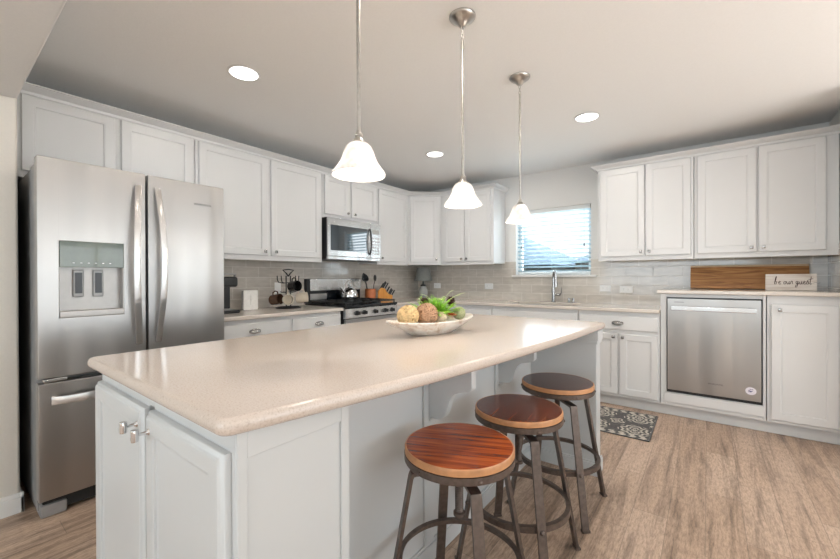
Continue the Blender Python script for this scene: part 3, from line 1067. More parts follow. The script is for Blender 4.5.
# island countertop with a bowed seating edge
edge = [(-4.118, 2.690), (-4.05, 2.704), (-3.9, 2.733), (-3.7, 2.774), (-3.5, 2.806), (-3.3, 2.834), (-3.1, 2.858), (-2.9, 2.880), (-2.7, 2.899), (-2.5, 2.915), (-2.3, 2.928), (-2.1, 2.938), (-1.95, 2.944), (-1.86, 2.946)]
poly = []
def arc(cx, cy, r, a0, a1, n=6):
    return [(cx + r * math.cos(a0 + (a1 - a0) * i / n), cy + r * math.sin(a0 + (a1 - a0) * i / n)) for i in range(n + 1)]
poly += arc(1.645 + .03, -4.128 + .03, .03, PI, 1.5 * PI)
poly += arc(2.690 - .032, -4.128 + .035, .035, 1.5 * PI, 2 * PI - .15)
poly += [(x, y) for y, x in edge[1:-1]]
poly += arc(2.946 - .03, -1.855 - .03, .03, 0, PI / 2)
poly += arc(1.645 + .03, -1.855 - .03, .03, PI / 2, PI)
# bullnose by insetting loops
def inset(pl, d):
    out = []
    n = len(pl)
    for i in range(n):
        p0, p1, p2 = Vector(pl[i - 1]), Vector(pl[i]), Vector(pl[(i + 1) % n])
        d1, d2 = (p1 - p0), (p2 - p1)
        if d1.length < 1e-7 or d2.length < 1e-7:
            out.append(tuple(p1))
            continue
        d1.normalize(); d2.normalize()
        n1, n2 = Vector((-d1.y, d1.x)), Vector((-d2.y, d2.x))
        mm = (n1 + n2).normalized()
        mm = mm / max(.3, mm.dot(n1))
        out.append((p1.x + mm.x * d, p1.y + mm.y * d))
    return out
loops = []
T0, T1 = IZ + .001, CT
R_ = (T1 - T0) / 2
for i in range(9):
    a = -PI / 2 + PI * i / 8
    z = (T0 + T1) / 2 + R_ * math.sin(a)
    pl = inset(poly, R_ * .8 * (1 - math.cos(a)))
    loops.append([(x, y, z) for x, y in pl])
ct = MB().rings(loops, True, True).build('island_countertop', M['quartz'])
tag(ct, 'big speckled beige quartz island top with a bowed seating edge', 'countertop')

# ------------------------------------------------------------------ refrigerator
FRX, FRY0, FRY1 = 0.85, -4.150, -3.250
fr = thing('refrigerator', 'stainless french-door refrigerator with ice and water dispenser', 'refrigerator', (0.4, -3.71, 0))
def FP(mb, name, mat, par=None):
    o = mb.build(name, M[mat], par if par else fr)
    o.location = (-.4, 3.71, 0) if par is None else (0, 0, 0)
    return o
FP(MB().box(.03, .775, FRY0 + .004, FRY1 - .004, .03, 1.775, .004).box(.60, .77, FRY0 + .01, FRY0 + .07, 1.775, 1.795, .003).box(.60, .77, FRY1 - .07, FRY1 - .01, 1.775, 1.795, .003), 'fridge_body', 'steel_side')
FM = (-3.700, -3.688)     # gap between doors
DX0, DX1, DZ0, DZ1 = -4.070, -3.805, 1.003, 1.396
d = MB()
# left door built around the dispenser opening
d.box(.782, FRX, FRY0, DX0, .705, 1.811, .004)
d.box(.782, FRX, DX1, FM[0], .705, 1.811, .004)
d.box(.782, FRX, DX0 - .004, DX1 + .004, .705, DZ0, .003)
d.box(.782, FRX, DX0 - .004, DX1 + .004, DZ1, 1.811, .003)
d.box(.782, .792, DX0 - .002, DX1 + .002, DZ0, DZ1)
ld = FP(d, 'door', 'steel')
rd = FP(MB().box(.782, FRX, FM[1], FRY1, .705, 1.811, .006), 'door', 'steel')
fz = FP(MB().box(.782, FRX, FRY0, FRY1, .096, .680, .006), 'freezer_drawer', 'steel')
FP(MB().box(.60, .800, FRY0 + .02, FRY1 - .02, .02, .10), 'kick_grille', 'dark_gap')
for a in (FRY0 + .01, FRY1 - .12):
    FP(MB().box(.70, .815, a, a + .10, .0, .062, .008), 'foot', 'steel_side')
FP(MB().box(.79, .842, FRY0 + .02, FRY0 + .11, .683, .700, .004), 'hinge', 'steel_h')
# dispenser
dp = FP(MB().box(.793, .853, DX0, DX1, 1.262, DZ1, .003), 'dispenser_panel', 'black_glass')
dp.data.materials[0] = simple('dispenser_panel_green_grey', (0.15, 0.175, 0.14), 0.05, var=0.08)
dr = FP(MB().box(.793, .797, DX0, DX1, 1.035, 1.262).box(.797, .85, DX0, DX0 + .004, 1.035, 1.262).box(.797, .85, DX1 - .004, DX1, 1.035, 1.262), 'dispenser_recess', 'recess')
FP(MB().box(.793, .855, DX0, DX1, DZ0, 1.036, .004), 'drip_tray', 'recess')
for k, yy in enumerate((-4.012, -3.930)):
    pd = FP(MB().box(.799, .812, yy, yy + .045, 1.105, 1.250, .006), 'paddle', 'steel_side')
    MB().box(.8125, .815, yy + .008, yy + .037, 1.125, 1.235, .001).build('paddle_pad', M['black_plastic'], pd)
for k in range(6):
    FP(MB().box(.8532, .8542, -4.020 + k * .030, -4.012 + k * .030, 1.283, 1.287), 'indicator_mark', 'outlet', None)
# bowed vertical handles
def vhandle(y, z0, z1, par, lean):
    loops = []
    n = 24
    for i in range(n + 1):
        t_ = i / n
        z = z0 + (z1 - z0) * t_
        bow = .012 + .050 * math.sin(PI * t_) ** .8
        yy = y + lean * math.sin(PI * t_) * .02
        x = FRX + bow
        hw_, th = .016, .007
        loops.append([(x - th, yy - hw_, z), (x + th * .4, yy - hw_, z), (x + th, yy, z), (x + th * .4, yy + hw_, z), (x - th, yy + hw_, z)])
    mb = MB().rings(loops, True, True)
    mb.box(FRX, FRX + .018, y - .014, y + .014, z0 - .004, z0 + .03, .003).box(FRX, FRX + .018, y - .014, y + .014, z1 - .03, z1 + .004, .003)
    mb.build('handle', M['steel_h'], par)
vhandle(-3.738, .83, 1.735, ld, -1)
vhandle(-3.643, .83, 1.735, rd, 1)
hb = MB()
loops = []
for i in range(21):
    t_ = i / 20
    y = -4.105 + .79 * t_
    x = FRX + .012 + .045 * math.sin(PI * t_) ** .5
    loops.append([(x - .007, y, .572), (x + .007, y, .574), (x + .009, y, .592), (x + .007, y, .612), (x - .007, y, .614)])
hb.rings(loops, True, True)
hb.box(FRX, FRX + .018, -4.105, -4.08, .572, .614, .003).box(FRX, FRX + .018, -3.34, -3.315, .572, .614, .003)
hb.build('handle', M['steel_h'], fz)


def text_mesh(body, size, name, mat, parent, mw, depth=.0004, align='CENTER'):
    cu = bpy.data.curves.new(name, 'FONT')
    cu.body = body
    cu.size = size
    cu.extrude = depth
    cu.align_x = align
    o = bpy.data.objects.new(name, cu)
    COL.objects.link(o)
    dg = bpy.context.evaluated_depsgraph_get()
    me = bpy.data.meshes.new_from_object(o.evaluated_get(dg))
    bpy.data.objects.remove(o)
    me.transform(mw)
    me.materials.clear()
    me.materials.append(mat)
    ob = bpy.data.objects.new(name, me)
    COL.objects.link(ob)
    ob.parent = parent
    return ob


# text facing +x: text x -> world y, text y -> world z
RXP = Matrix(((0, 0, 1, 0), (1, 0, 0, 0), (0, 1, 0, 0), (0, 0, 0, 1)))
RYM = Matrix(((1, 0, 0, 0), (0, 0, -1, 0), (0, 1, 0, 0), (0, 0, 0, 1)))
text_mesh('WHIRLPOOL', .019, 'lettering', M['grey_ink'], rd, Matrix.Translation((FRX + .0008, -3.385, 1.672)) @ RXP)

# ------------------------------------------------------------------ microwave
MX, MY0, MY1, MZ0, MZ1 = .405, -2.008, -1.236, 1.392, 1.822
mw_ = thing('microwave', 'stainless over-the-range microwave with black handle', 'microwave', (0, -1.64, MZ0))
def MP(mb, name, mat):
    o = mb.build(name, M[mat], mw_)
    o.location = (0, 1.64, -MZ0)
    return o
MP(MB().box(.012, MX - .022, MY0, MY1, MZ0 + .004, MZ1, .003), 'microwave_body', 'black_metal')
# front door with a window opening
DWY = -1.402
f = MB()
f.box(MX - .021, MX, MY0, MY0 + .035, MZ0 + .035, MZ1 - .002, .003)
f.box(MX - .021, MX, DWY - .045, DWY, MZ0 + .035, MZ1 - .002, .003)
f.box(MX - .021, MX, MY0 + .033, DWY - .043, MZ0 + .035, MZ0 + .095, .003)
f.box(MX - .021, MX, MY0 + .033, DWY - .043, MZ1 - .075, MZ1 - .002, .003)
MP(f, 'door_frame', 'steel_h')
MP(MB().box(MX - .019, MX - .004, MY0 + .034, DWY - .044, MZ0 + .094, MZ1 - .074), 'door_window', 'mw_glass')
MP(MB().box(MX - .021, MX, DWY + .003, MY1, MZ0 + .035, MZ1 - .002, .003), 'control_panel', 'steel_h')
k = MB()
for r_ in range(6):
    for c in range(3):
        k.box(MX + .0002, MX + .0015, DWY + .03 + c * .04, DWY + .055 + c * .04, MZ0 + .075 + r_ * .035, MZ0 + .093 + r_ * .035)
k.box(MX + .0002, MX + .0015, DWY + .03, DWY + .135, MZ0 + .31, MZ0 + .36)
MP(k, 'keypad', 'recess')
MP(MB().box(MX - .03, MX - .002, MY0, MY1, MZ0, MZ0 + .033, .004), 'bottom_rail', 'steel_h')
MP(MB().tube([(MX + .004, DWY - .016, MZ0 + .07 + .29 * i / 12) if i in (0, 12) else (MX + .012 + .016 * math.sin(PI * i / 12), DWY - .016, MZ0 + .07 + .29 * i / 12) for i in range(13)], .0105, 10), 'handle', 'black_metal')

# ------------------------------------------------------------------ range
rg = thing('gas_range', 'stainless gas range with five knobs and black grates', 'stove', (0.33, -1.63, 0))
def GP(mb, name, mat, par=None):
    o = mb.build(name, M[mat], par if par else rg)
    o.location = (-.33, 1.63, 0) if par is None else (0, 0, 0)
    return o
RY0, RY1 = -2.014, -1.246
GP(MB().box(.03, .64, RY0, RY1, .02, .905, .003), 'range_body', 'black_metal')
GP(MB().box(.03, .668, RY0 - .001, RY1 + .001, .905, .928, .004), 'cooktop', 'black_glass')
cp_ = GP(MB().prism([(.640, .800), (.672, .800), (.676, .815), (.668, .896), (.658, .904), (.640, .904)], RY0, RY1, Matrix(((1, 0, 0, 0), (0, 0, 1, 0), (0, 1, 0, 0), (0, 0, 0, 1)))), 'control_panel', 'steel_h')
for yy in (-1.862, -1.764, -1.608, -1.451, -1.344):
    kk = MB().lathe([(.024, 0), (.024, .006), (.018, .010), (.017, .030), (.015, .033), (0, .034)], 0, 0, 0, 24, Matrix.Rotation(PI / 2, 4, 'Y'))
    kk.box(.030, .042, -.004, .004, -.017, .017, .002)
    ko = kk.build('knob', M['black_metal'], cp_)
    ko.location = (.674, yy, .85)
od = GP(MB().box(.641, .668, RY0 + .004, RY1 - .004, .245, .790, .004), 'oven_door', 'steel')
MB().box(.6685, .670, RY0 + .12, RY1 - .12, .36, .64).build('oven_window', M['black_glass'], od)
MB().tube([(.715, RY0 + .05, .745), (.715, RY1 - .05, .745)], .013, 12).box(.668, .715, RY0 + .06, RY0 + .085, .735, .755, .002).box(.668, .715, RY1 - .085, RY1 - .06, .735, .755, .002).build('handle', M['steel_h'], od)
GP(MB().box(.641, .664, RY0 + .004, RY1 - .004, .06, .235, .004), 'storage_drawer', 'steel')
# backguard
GP(MB().box(.012, .070, RY0, RY1, .928, 1.192, .004), 'backguard', 'black_metal')
GP(MB().box(.0705, .082, RY0 + .030, RY1 - .004, 1.062, 1.190, .003), 'backguard_panel', 'steel_h')
GP(MB().box(.0705, .076, RY0 + .034, RY1 - .25, .965, 1.030, .001), 'backguard_strip', 'steel')
GP(MB().box(.0762, .078, RY0 + .25, RY1 - .26, .940, 1.058), 'backguard_display', 'black_glass')
# burners and grates
for (bx_, by_, br_) in ((.22, -1.84, .045), (.50, -1.84, .05), (.22, -1.42, .04), (.50, -1.42, .055), (.36, -1.63, .05)):
    GP(MB().lathe([(br_, 0), (br_, .008), (br_ * .8, .012), (br_ * .8, .018), (0, .019)], bx_, by_, .928, 20), 'burner', 'black_metal')
for gy0, gy1 in ((-2.0, -1.755), (-1.75, -1.51), (-1.505, -1.26)):
    g = MB()
    for yy in (gy0 + .008, (gy0 + gy1) / 2, gy1 - .008):
        g.box(.10, .645, yy - .005, yy + .005, .946, .962, .002)
    for xx in (.105, .235, .37, .505, .64):
        g.box(xx - .005, xx + .005, gy0 + .003, gy1 - .003, .946, .960, .002)
    for xx in (.105, .64):
        for yy in (gy0 + .010, gy1 - .010):
            g.box(xx - .005, xx + .005, yy - .005, yy + .005, .929, .947)
    GP(g, 'grate', 'black_metal')

# kettle
kt = thing('kettle', 'polished steel tea kettle with arched handle on the range', 'kettle', (.225, -1.560, .9625))
MB().lathe([(.078, 0), (.092, .006), (.098, .03), (.092, .07), (.072, .105), (.045, .122), (.040, .126), (0, .127)], 0, 0, 0, 36).build('kettle_body', M['chrome'], kt)
ld_ = MB().lathe([(.040, 0), (.036, .008), (.012, .014), (.010, .022), (.014, .03), (.010, .038), (0, .040)], 0, 0, .126, 24).build('lid', M['chrome'], kt)
MB().tube([(0, -.075, .075), (0, -.105, .105), (0, -.125, .135)], [.020, .015, .011], 12).build('kettle_spout', M['chrome'], kt)
MB().tube([(0, -.075 * math.cos(a) * 1.05, .105 + .105 * math.sin(a)) for a in [PI * i / 14 for i in range(15)]], .008, 10).build('handle', M['nickel'], kt)

# ------------------------------------------------------------------ dishwasher
dw = thing('dishwasher', 'stainless dishwasher raised in the tall white cabinet', 'dishwasher', (3.484, -.3, .22))
def WP(mb, name, mat, par=None):
    o = mb.build(name, M[mat], par if par else dw)
    o.location = (-3.484, .3, -.22) if par is None else (0, 0, 0)
    return o
WP(MB().box(3.178, 3.790, -.618, -.04, .217, 1.024), 'tub_housing', 'black_plastic')
wd = WP(MB().box(3.184, 3.782, -.632, -.6185, .241, 1.016, .003), 'door', 'steel')
MB().box(3.212, 3.756, -.672, -.655, .918, .956, .004).box(3.214, 3.232, -.657, -.631, .922, .952, .002).box(3.736, 3.754, -.657, -.631, .922, .952, .002).build('handle', M['steel_h'], wd)
text_mesh('WHIRLPOOL', .017, 'lettering', M['grey_ink'], wd, Matrix.Translation((3.508, -.6328, .328)) @ RYM)
st = MB().lathe([(.029, 0), (.029, .0006), (0, .0006)], 0, 0, 0, 28, Matrix.Translation((3.722, -.632, .318)) @ Matrix.Rotation(PI / 2, 4, 'X') @ Matrix.Scale(1.12, 4, (1, 0, 0))).build('round_sticker', M['sticker'], wd)
q = MB()
for dx, dz, w2 in ((-.010, .004, .012), (.002, -.001, .016), (-.006, -.006, .02), (.008, .012, .01), (-.004, .014, .008)):
    q.box(3.722 + dx - w2 / 2, 3.722 + dx + w2 / 2, -.6332, -.6327, .318 + dz - .002, .318 + dz + .002)
q.build('sticker_print', M['blue_ink'], st)
MB().box(3.232, 3.300, -.6328, -.6322, .985, .989).build('model_print', M['grey_ink'], wd)

# ------------------------------------------------------------------ bar stools
def make_stool():
    root = thing('bar_stool', 'x', 'stool')
    ZS = .640
    R = .183
    sp = MB().lathe([(R - .003, ZS - .023), (R, ZS - .021), (R, ZS - .004), (R - .002, ZS - .0015), (R - .006, ZS), (R - .012, ZS), (0, ZS)], 0, 0, 0, 64)
    seat = sp.build('seat', M['seat_orange'], root)
    MB().lathe([(R + .0008, ZS - .021), (R + .0010, ZS - .005), (R - .001, ZS - .0008), (R - .005, ZS + .0004), (R - .006, ZS - .01), (R - .006, ZS - .02)], 0, 0, 0, 64, cap=False).build('seat_edge', M['seat_edge'], seat)
    rim = MB().lathe([(R - .006, ZS - .047), (R + .0005, ZS - .047), (R + .0022, ZS - .044), (R + .0022, ZS - .024), (R - .004, ZS - .0232), (R - .006, ZS - .028)], 0, 0, 0, 64, cap=False)
    rim.box(-R + .004, R - .004, -.02, .02, ZS - .044, ZS - .0305)
    rim.box(-.02, .02, -R + .004, R - .004, ZS - .044, ZS - .0305)
    ro = rim.build('seat_rim', M['iron'], root)
    for k in range(6):
        a = 2 * PI * k / 6 + .3
        mt = Matrix.Rotation(a, 4, 'Z') @ Matrix.Translation((R + .002, 0, ZS - .038)) @ Matrix.Rotation(PI / 2, 4, 'Y')
        MB().lathe([(.0065, 0), (.006, .003), (.003, .005), (0, .0055)], 0, 0, 0, 12, mt).build('bolt', M['iron'], ro)
    scr = MB()
    prof = [(.013, .395), (.020, .398), (.020, .408), (.0125, .412)]
    z = .412
    while z < .585:
        prof += [(.0125, z), (.0145, z + .003), (.0125, z + .006)]
        z += .006
    scr.lathe(prof + [(.0125, .598)], 0, 0, 0, 16)
    scr.build('screw_post', M['iron'], root)
    MB().lathe([(.026, .546), (.028, .548), (.028, .566), (.026, .568)], 0, 0, 0, 24).build('screw_hub', M['iron'], root)
    # legs: flat bar arm under the seat, then bent down and outward
    EZ, ER, FR = .556, .166, .268
    RZ, RR = .243, .211
    for k in range(4):
        a = PI / 4 + k * PI / 2
        mt = Matrix.Rotation(a, 4, 'Z')
        path = [(.020, EZ), (ER - .016, EZ), (ER - .004, EZ - .002), (ER, EZ - .012), (FR, .0)]
        hw_ = .017
        th = .0055
        loops = []
        n = len(path)
        for i, (r_, z_) in enumerate(path):
            p = Vector((r_, z_))
            d1 = (p - Vector(path[i - 1])).normalized() if i else None
            d2 = (Vector(path[i + 1]) - p).normalized() if i < n - 1 else None
            d = ((d1 or d2) + (d2 or d1)).normalized()
            nn = Vector((-d.y, d.x))
            s = th / max(.5, nn.dot(Vector((-(d2 or d1).y, (d2 or d1).x))))
            loops.append([(r_ + nn.x * s, -hw_, z_ + nn.y * s), (r_ + nn.x * s, hw_, z_ + nn.y * s), (r_ - nn.x * s, hw_, z_ - nn.y * s), (r_ - nn.x * s, -hw_, z_ - nn.y * s)])
        lg = MB()
        lg.rings(loops, True, True, True, mt)
        lo = lg.build('leg', M['iron'], root)
        MB().box(FR - .012, FR + .012, -.019, .019, 0, .010, .002, mat=mt).build('foot_pad', M['iron'], lo)
        rr = ER + (FR - ER) * (EZ - RZ) / EZ
        mt2 = mt @ Matrix.Translation((rr + .005, 0, RZ)) @ Matrix.Rotation(PI / 2, 4, 'Y')
        MB().lathe([(.009, 0), (.008, .004), (.004, .007), (0, .0075)], 0, 0, 0, 14, mt2).build('bolt', M['iron'], lo)
    MB().lathe([(RR - .005, RZ - .012), (RR, RZ - .012), (RR, RZ + .012), (RR - .018, RZ + .012), (RR - .018, RZ + .008), (RR - .005, RZ + .008), (RR - .005, RZ - .012)], 0, 0, 0, 72, cap=False).build('foot_ring', M['iron'], root)
    return root


stool = make_stool()
GS = 'backless stools at the island'
stools = [(2.791, -3.390, .07, 'orange-brown round wooden stool with dark iron legs, nearest the camera', 'seat_orange'),
          (2.807, -2.928, .0, 'red-brown striped wooden stool, middle of the three at the island', 'seat_red'),
          (2.813, -2.415, .0, 'darkest wooden stool, farthest along the island near the end wall', 'seat_dark')]
for i, (x, y, rz, lab, mt_) in enumerate(stools):
    o = stool if i == 0 else copy_tree(stool)
    o.location = (x, y, .001)
    o.rotation_euler = (0, 0, rz)
    tag(o, lab, 'stool', GS)
    for c in children_of(o):
        if c.name.split('.')[0] == 'seat':
            if i:
                c.data = c.data.copy()
            c.data.materials[0] = M[mt_]

# ------------------------------------------------------------------ pendants
def make_pendant():
    root = thing('pendant_light', 'x', 'pendant lamp')
    ZB = -.912      # shade bottom relative to ceiling
    MB().lathe([(.064, -.001), (.064, -.006), (.060, -.012), (.050, -.020), (.036, -.028), (.024, -.040), (.016, -.050), (.010, -.053), (0, -.054)], 0, 0, 0, 40).build('canopy', M['nickel'], root)
    ch = MB()
    for i in range(3):
        zc = -.062 - i * .018
        ax = i % 2
        pts = [((.006 * math.cos(t_) if ax == 0 else 0), (.006 * math.cos(t_) if ax else 0), zc + .012 * math.sin(t_)) for t_ in [2 * PI * j / 16 for j in range(16)]]
        ch.tube(pts, .0018, 6, True)
    ch.build('chain', M['nickel'], root)
    MB().tube([(0, 0, -.106), (0, 0, ZB + .142)], .0066, 14).build('stem', M['nickel'], root)
    MB().lathe([(0, .158), (.007, .156), (.008, .146), (.012, .142), (.013, .134), (.010, .130), (.018, .122), (.022, .114), (.024, .108), (.020, .106), (0, .106)], 0, 0, ZB, 32).build('shade_holder', M['nickel'], root)
    prof = [(.022, .110), (.032, .107), (.044, .095), (.051, .078), (.056, .062), (.064, .044), (.076, .026), (.087, .012), (.091, .004), (.090, .0), (.087, .001), (.084, .010), (.073, .024), (.061, .043), (.053, .061), (.048, .077), (.041, .092), (.030, .103), (.022, .106)]
    MB().lathe(prof, 0, 0, ZB, 48, cap=False).build('glass_shade', M['alabaster'], root)
    MB().lathe([(.010, .104), (.012, .090), (.018, .074), (.026, .058), (.029, .044), (.025, .030), (.014, .020), (0, .018)], 0, 0, ZB, 24).build('bulb', M['bulb'], root)
    return root


pen = make_pendant()
GPN = 'pendant lights over the island'
for i, (y, lab) in enumerate([(-3.588, 'white glass bell pendant hanging nearest, left of the other two'), (-2.904, 'white glass bell pendant in the middle of the three over the island'), (-2.207, 'white glass bell pendant in front of the window blinds')]):
    o = pen if i == 0 else copy_tree(pen)
    o.location = (2.52, y, CEIL)
    tag(o, lab, 'pendant lamp', GPN)
    ld = bpy.data.lights.new('pendant_bulb_light', 'POINT')
    ld.energy = 2.0
    ld.color = (1.0, .90, .78)
    ld.shadow_soft_size = .03
    lo = bpy.data.objects.new('pendant_bulb_light', ld)
    COL.objects.link(lo)
    lo.parent = o
    lo.location = (0, 0, -.905)

# recessed lights
def make_can():
    root = thing('recessed_light', 'x', 'ceiling light')
    MB().lathe([(.080, .0), (.095, -.001), (.095, -.004), (.086, -.007), (.080, -.005)], 0, 0, 0, 40, cap=False).build('trim_ring', M['trim'], root)
    MB().lathe([(0, -.0015), (.0815, -.0015), (.0815, -.004), (0, -.004)], 0, 0, 0, 40).build('light_disc', M['led'], root)
    return root


can = make_can()
GR = 'recessed ceiling lights'
for i, (x, y, lab) in enumerate([(1.2, -3.29, 'round recessed ceiling light nearest the refrigerator'), (2.704, -1.316, 'round recessed ceiling light toward the right-hand wall cabinets'), (1.249, -1.323, 'round recessed ceiling light between the first two pendant rods, near the kitchen corner'), (2.70, -3.30, 'unseen recessed ceiling light above the stools, added for even lighting')]):  # the fourth is out of view, added to even out the lighting
    o = can if i == 0 else copy_tree(can)
    o.location = (x, y, CEIL)
    tag(o, lab, 'ceiling light', GR)
    ld = bpy.data.lights.new('recessed_light_lamp', 'AREA')
    ld.shape = 'DISK'
    ld.size = .15
    ld.energy = 3.4
    ld.color = (1.0, .94, .86)
    lo = bpy.data.objects.new('recessed_light_lamp', ld)
    COL.objects.link(lo)
    lo.parent = o
    lo.location = (0, 0, -.012)

# ------------------------------------------------------------------ blinds
bl = thing('window_blind', 'white horizontal slat blind covering the window over the sink', 'window blind', ((WX0 + WX1) / 2, .045, WZ0 + .005))
BX0, BX1 = WX0 + .012, WX1 - .012
def BP(mb, name, mat):
    o = mb.build(name, M[mat], bl)
    o.location = (-(WX0 + WX1) / 2, -.045, -(WZ0 + .005))
    return o
BP(MB().box(BX0, BX1, .010, .075, WZ1 - .045, WZ1 - .002, .003), 'headrail', 'vinyl')
nsl = 15
for i in range(nsl):
    z = WZ0 + .055 + i * (WZ1 - .065 - WZ0 - .045) / (nsl - 1)
    mt = Matrix.Translation((0, .045, z)) @ Matrix.Rotation(math.radians(-19), 4, 'X')
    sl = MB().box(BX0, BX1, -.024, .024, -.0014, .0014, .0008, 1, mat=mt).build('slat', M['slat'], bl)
    sl.location = (-(WX0 + WX1) / 2, -.045, -(WZ0 + .005))
BP(MB().box(BX0, BX1, .022, .068, WZ0 + .008, WZ0 + .026, .003), 'bottom_rail', 'vinyl')
for xx in (WX0 + .11, WX1 - .11, (WX0 + WX1) / 2):
    BP(MB().box(xx - .0015, xx + .0015, .0185, .0200, WZ0 + .02, WZ1 - .04), 'ladder_cord', 'slat')
for xx in (WX0 + .065, WX1 - .075):
    BP(MB().tube([(xx, .014, WZ1 - .04), (xx, .014, WZ0 + .35)], .0012, 6).lathe([(.003, .02), (.009, .0), (.007, -.018), (0, -.02)], xx, .014, WZ0 + .345, 12), 'pull_cord', 'grey_ink')

# outlets
def outlet(loc, axis, w_, h_, label):
    root = thing('wall_outlet', label, 'outlet', loc, 0 if axis == 'y' else L90, 'white wall plates on the tile')
    MB().box(-w_ / 2, w_ / 2, -.006, -.0005, -h_ / 2, h_ / 2, .002).build('cover_plate', M['outlet'], root)
    s = MB()
    if w_ > h_:
        for dx in (-.02, .02):
            s.box(dx - .013, dx + .013, -.0075, -.006, -.015, .015, .0006)
        so = s.build('receptacle', M['outlet'], root)
        q = MB()
        for dx in (-.02, .02):
            q.box(dx - .006, dx + .002, -.0082, -.0074, -.007, -.005).box(dx - .006, dx + .002, -.0082, -.0074, .005, .007)
        q.build('slots', M['grey_ink'], so)
    else:
        s.box(-.014, .014, -.0085, -.006, -.03, .03, .001)
        s.build('rocker', M['outlet'], root)
outlet((2.574, -TB, 1.078), 'y', .112, .070, 'white outlet plate on the tile just right of the window, nearer to it')
outlet((2.775, -TB, 1.070), 'y', .122, .074, 'white outlet plate on the tile just left of the raised counter')
outlet((.362, -TB, 1.085), 'y', .115, .074, 'white outlet plate behind the small corner lamp')
outlet((1.182, -TB, 1.085), 'y', .118, .074, 'white outlet plate between corner lamp and faucet')
outlet((TB, -2.325, 1.103), 'x', .070, .110, 'white switch plate behind the mug tree')

# ------------------------------------------------------------------ left counter items
# coffee maker
cm = thing('coffee_maker', 'black single-serve coffee maker beside the refrigerator', 'coffee maker', (.25, -2.99, CT + .001))
MB().box(-.15, .13, -.09, .09, 0, .025, .008).build('base', M['black_plastic'], cm)
MB().box(-.15, -.02, -.085, .085, .026, .235, .012).build('water_column', M['black_plastic'], cm)
MB().box(-.14, .11, -.088, .088, .215, .300, .020, 4).build('brew_head', M['black_plastic'], cm)
MB().tube([(.075, -.07, .304), (.115, -.06, .318), (.125, 0, .320), (.115, .06, .318), (.075, .07, .304)], .008, 8).build('handle', M['steel_side'], cm)
MB().lathe([(.055, 0), (.055, .008), (.0, .009)], .06, 0, .026, 24).build('drip_tray', M['steel_side'], cm)
# plaque
pq = thing('plaque', 'white upright block plaque with an embossed motif between coffee maker and mugs', 'decorative block', (.155, -2.695, CT + .001), math.radians(0))
MB().box(-.018, .018, -.068, .068, 0, .178, .004).build('block', M['plaque'], pq)
pm = MB()
pm.tube([(.0185, 0, .045), (.0185, 0, .14)], .003, 6).tube([(.0185, -.025, .108), (.0185, .025, .108)], .003, 6)
for a in range(6):
    t_ = a * PI / 3
    pm.tube([(.0185, .018 * math.cos(t_) * j / 3, .108 + .026 * math.sin(t_) * j / 3) for j in range(4)], .002, 6)
pm.build('embossed_motif', M['plaque'], pq)
# mug tree
mt_root = thing('mug_tree', 'black wire mug tree standing on the left counter', 'mug rack', (.25, -2.362, CT + .001))
mt_root.scale = (1.18, 1.18, 1.03)
MB().tube([(.095 * math.cos(2 * PI * i / 32), .095 * math.sin(2 * PI * i / 32), .006) for i in range(32)], .006, 8, True).tube([(-.095, 0, .006), (.095, 0, .006)], .005, 8).tube([(0, -.095, .006), (0, .095, .006)], .005, 8).build('base_ring', M['black_metal'], mt_root)
MB().tube([(.012, .012, .006), (.012, .012, .30)], .005, 8).tube([(-.012, -.012, .006), (-.012, -.012, .30)], .005, 8).build('post', M['black_metal'], mt_root)
MB().tube([(0, 0, .295), (0, -.02, .325), (0, -.05, .352), (0, 0, .360), (0, .05, .352), (0, .02, .325), (0, 0, .295)], .006, 8).build('handle', M['black_metal'], mt_root)
for a in (-PI / 2, PI / 2, 0, PI):
    c, s = math.cos(a), math.sin(a)
    MB().tube([(0, 0, .235), (.05 * c, .05 * s, .232), (.088 * c, .088 * s, .240), (.098 * c, .098 * s, .262), (.100 * c, .100 * s, .30)], .004, 8).build('hook', M['black_metal'], mt_root)
for a in (-PI / 2 + .4, PI / 2 - .3, .2, -1.9):
    c, s = math.cos(a), math.sin(a)
    MB().tube([(0, 0, .15), (.045 * c, .045 * s, .146), (.065 * c, .065 * s, .152)], .004, 8).build('hook', M['black_metal'], mt_root)


def mug(loc, rz, tilt, mat, label):
    r = thing('mug', label, 'mug', loc, 0, 'mugs on the mug tree')
    r.rotation_euler = (tilt, 0, rz)
    r.scale = (1.15, 1.15, 1.15)
    MB().lathe([(0, 0), (.036, 0), (.041, .006), (.042, .085), (.0435, .088), (.0395, .088), (.038, .082), (.037, .01), (0, .008)], 0, 0, 0, 28, Matrix.Translation((0, 0, -.044))).build('cup', mat, r)
    MB().tube([(0, .040, .025), (0, .062, .022), (0, .070, 0), (0, .060, -.022), (0, .040, -.026)], .005, 8).build('handle', mat, r)
# mugs hang tipped on their sides, opening outward
mug((.225, -2.478, 1.000), 1.9, 1.45, M['mug_dark'], 'dark brown mug hanging low at the left of the mug tree')
mug((.340, -2.428, 1.000), 1.1, 1.50, M['mug_cream'], 'cream mug hanging low in front, left of the tree post')
mug((.325, -2.262, 1.012), 2.3, 1.45, M['mug_cream'], 'cream mug hanging low at the right of the mug tree')
mug((.365, -2.375, 1.125), 1.6, 1.50, M['mug_black'], 'black mug hanging in the upper tier of the tree')

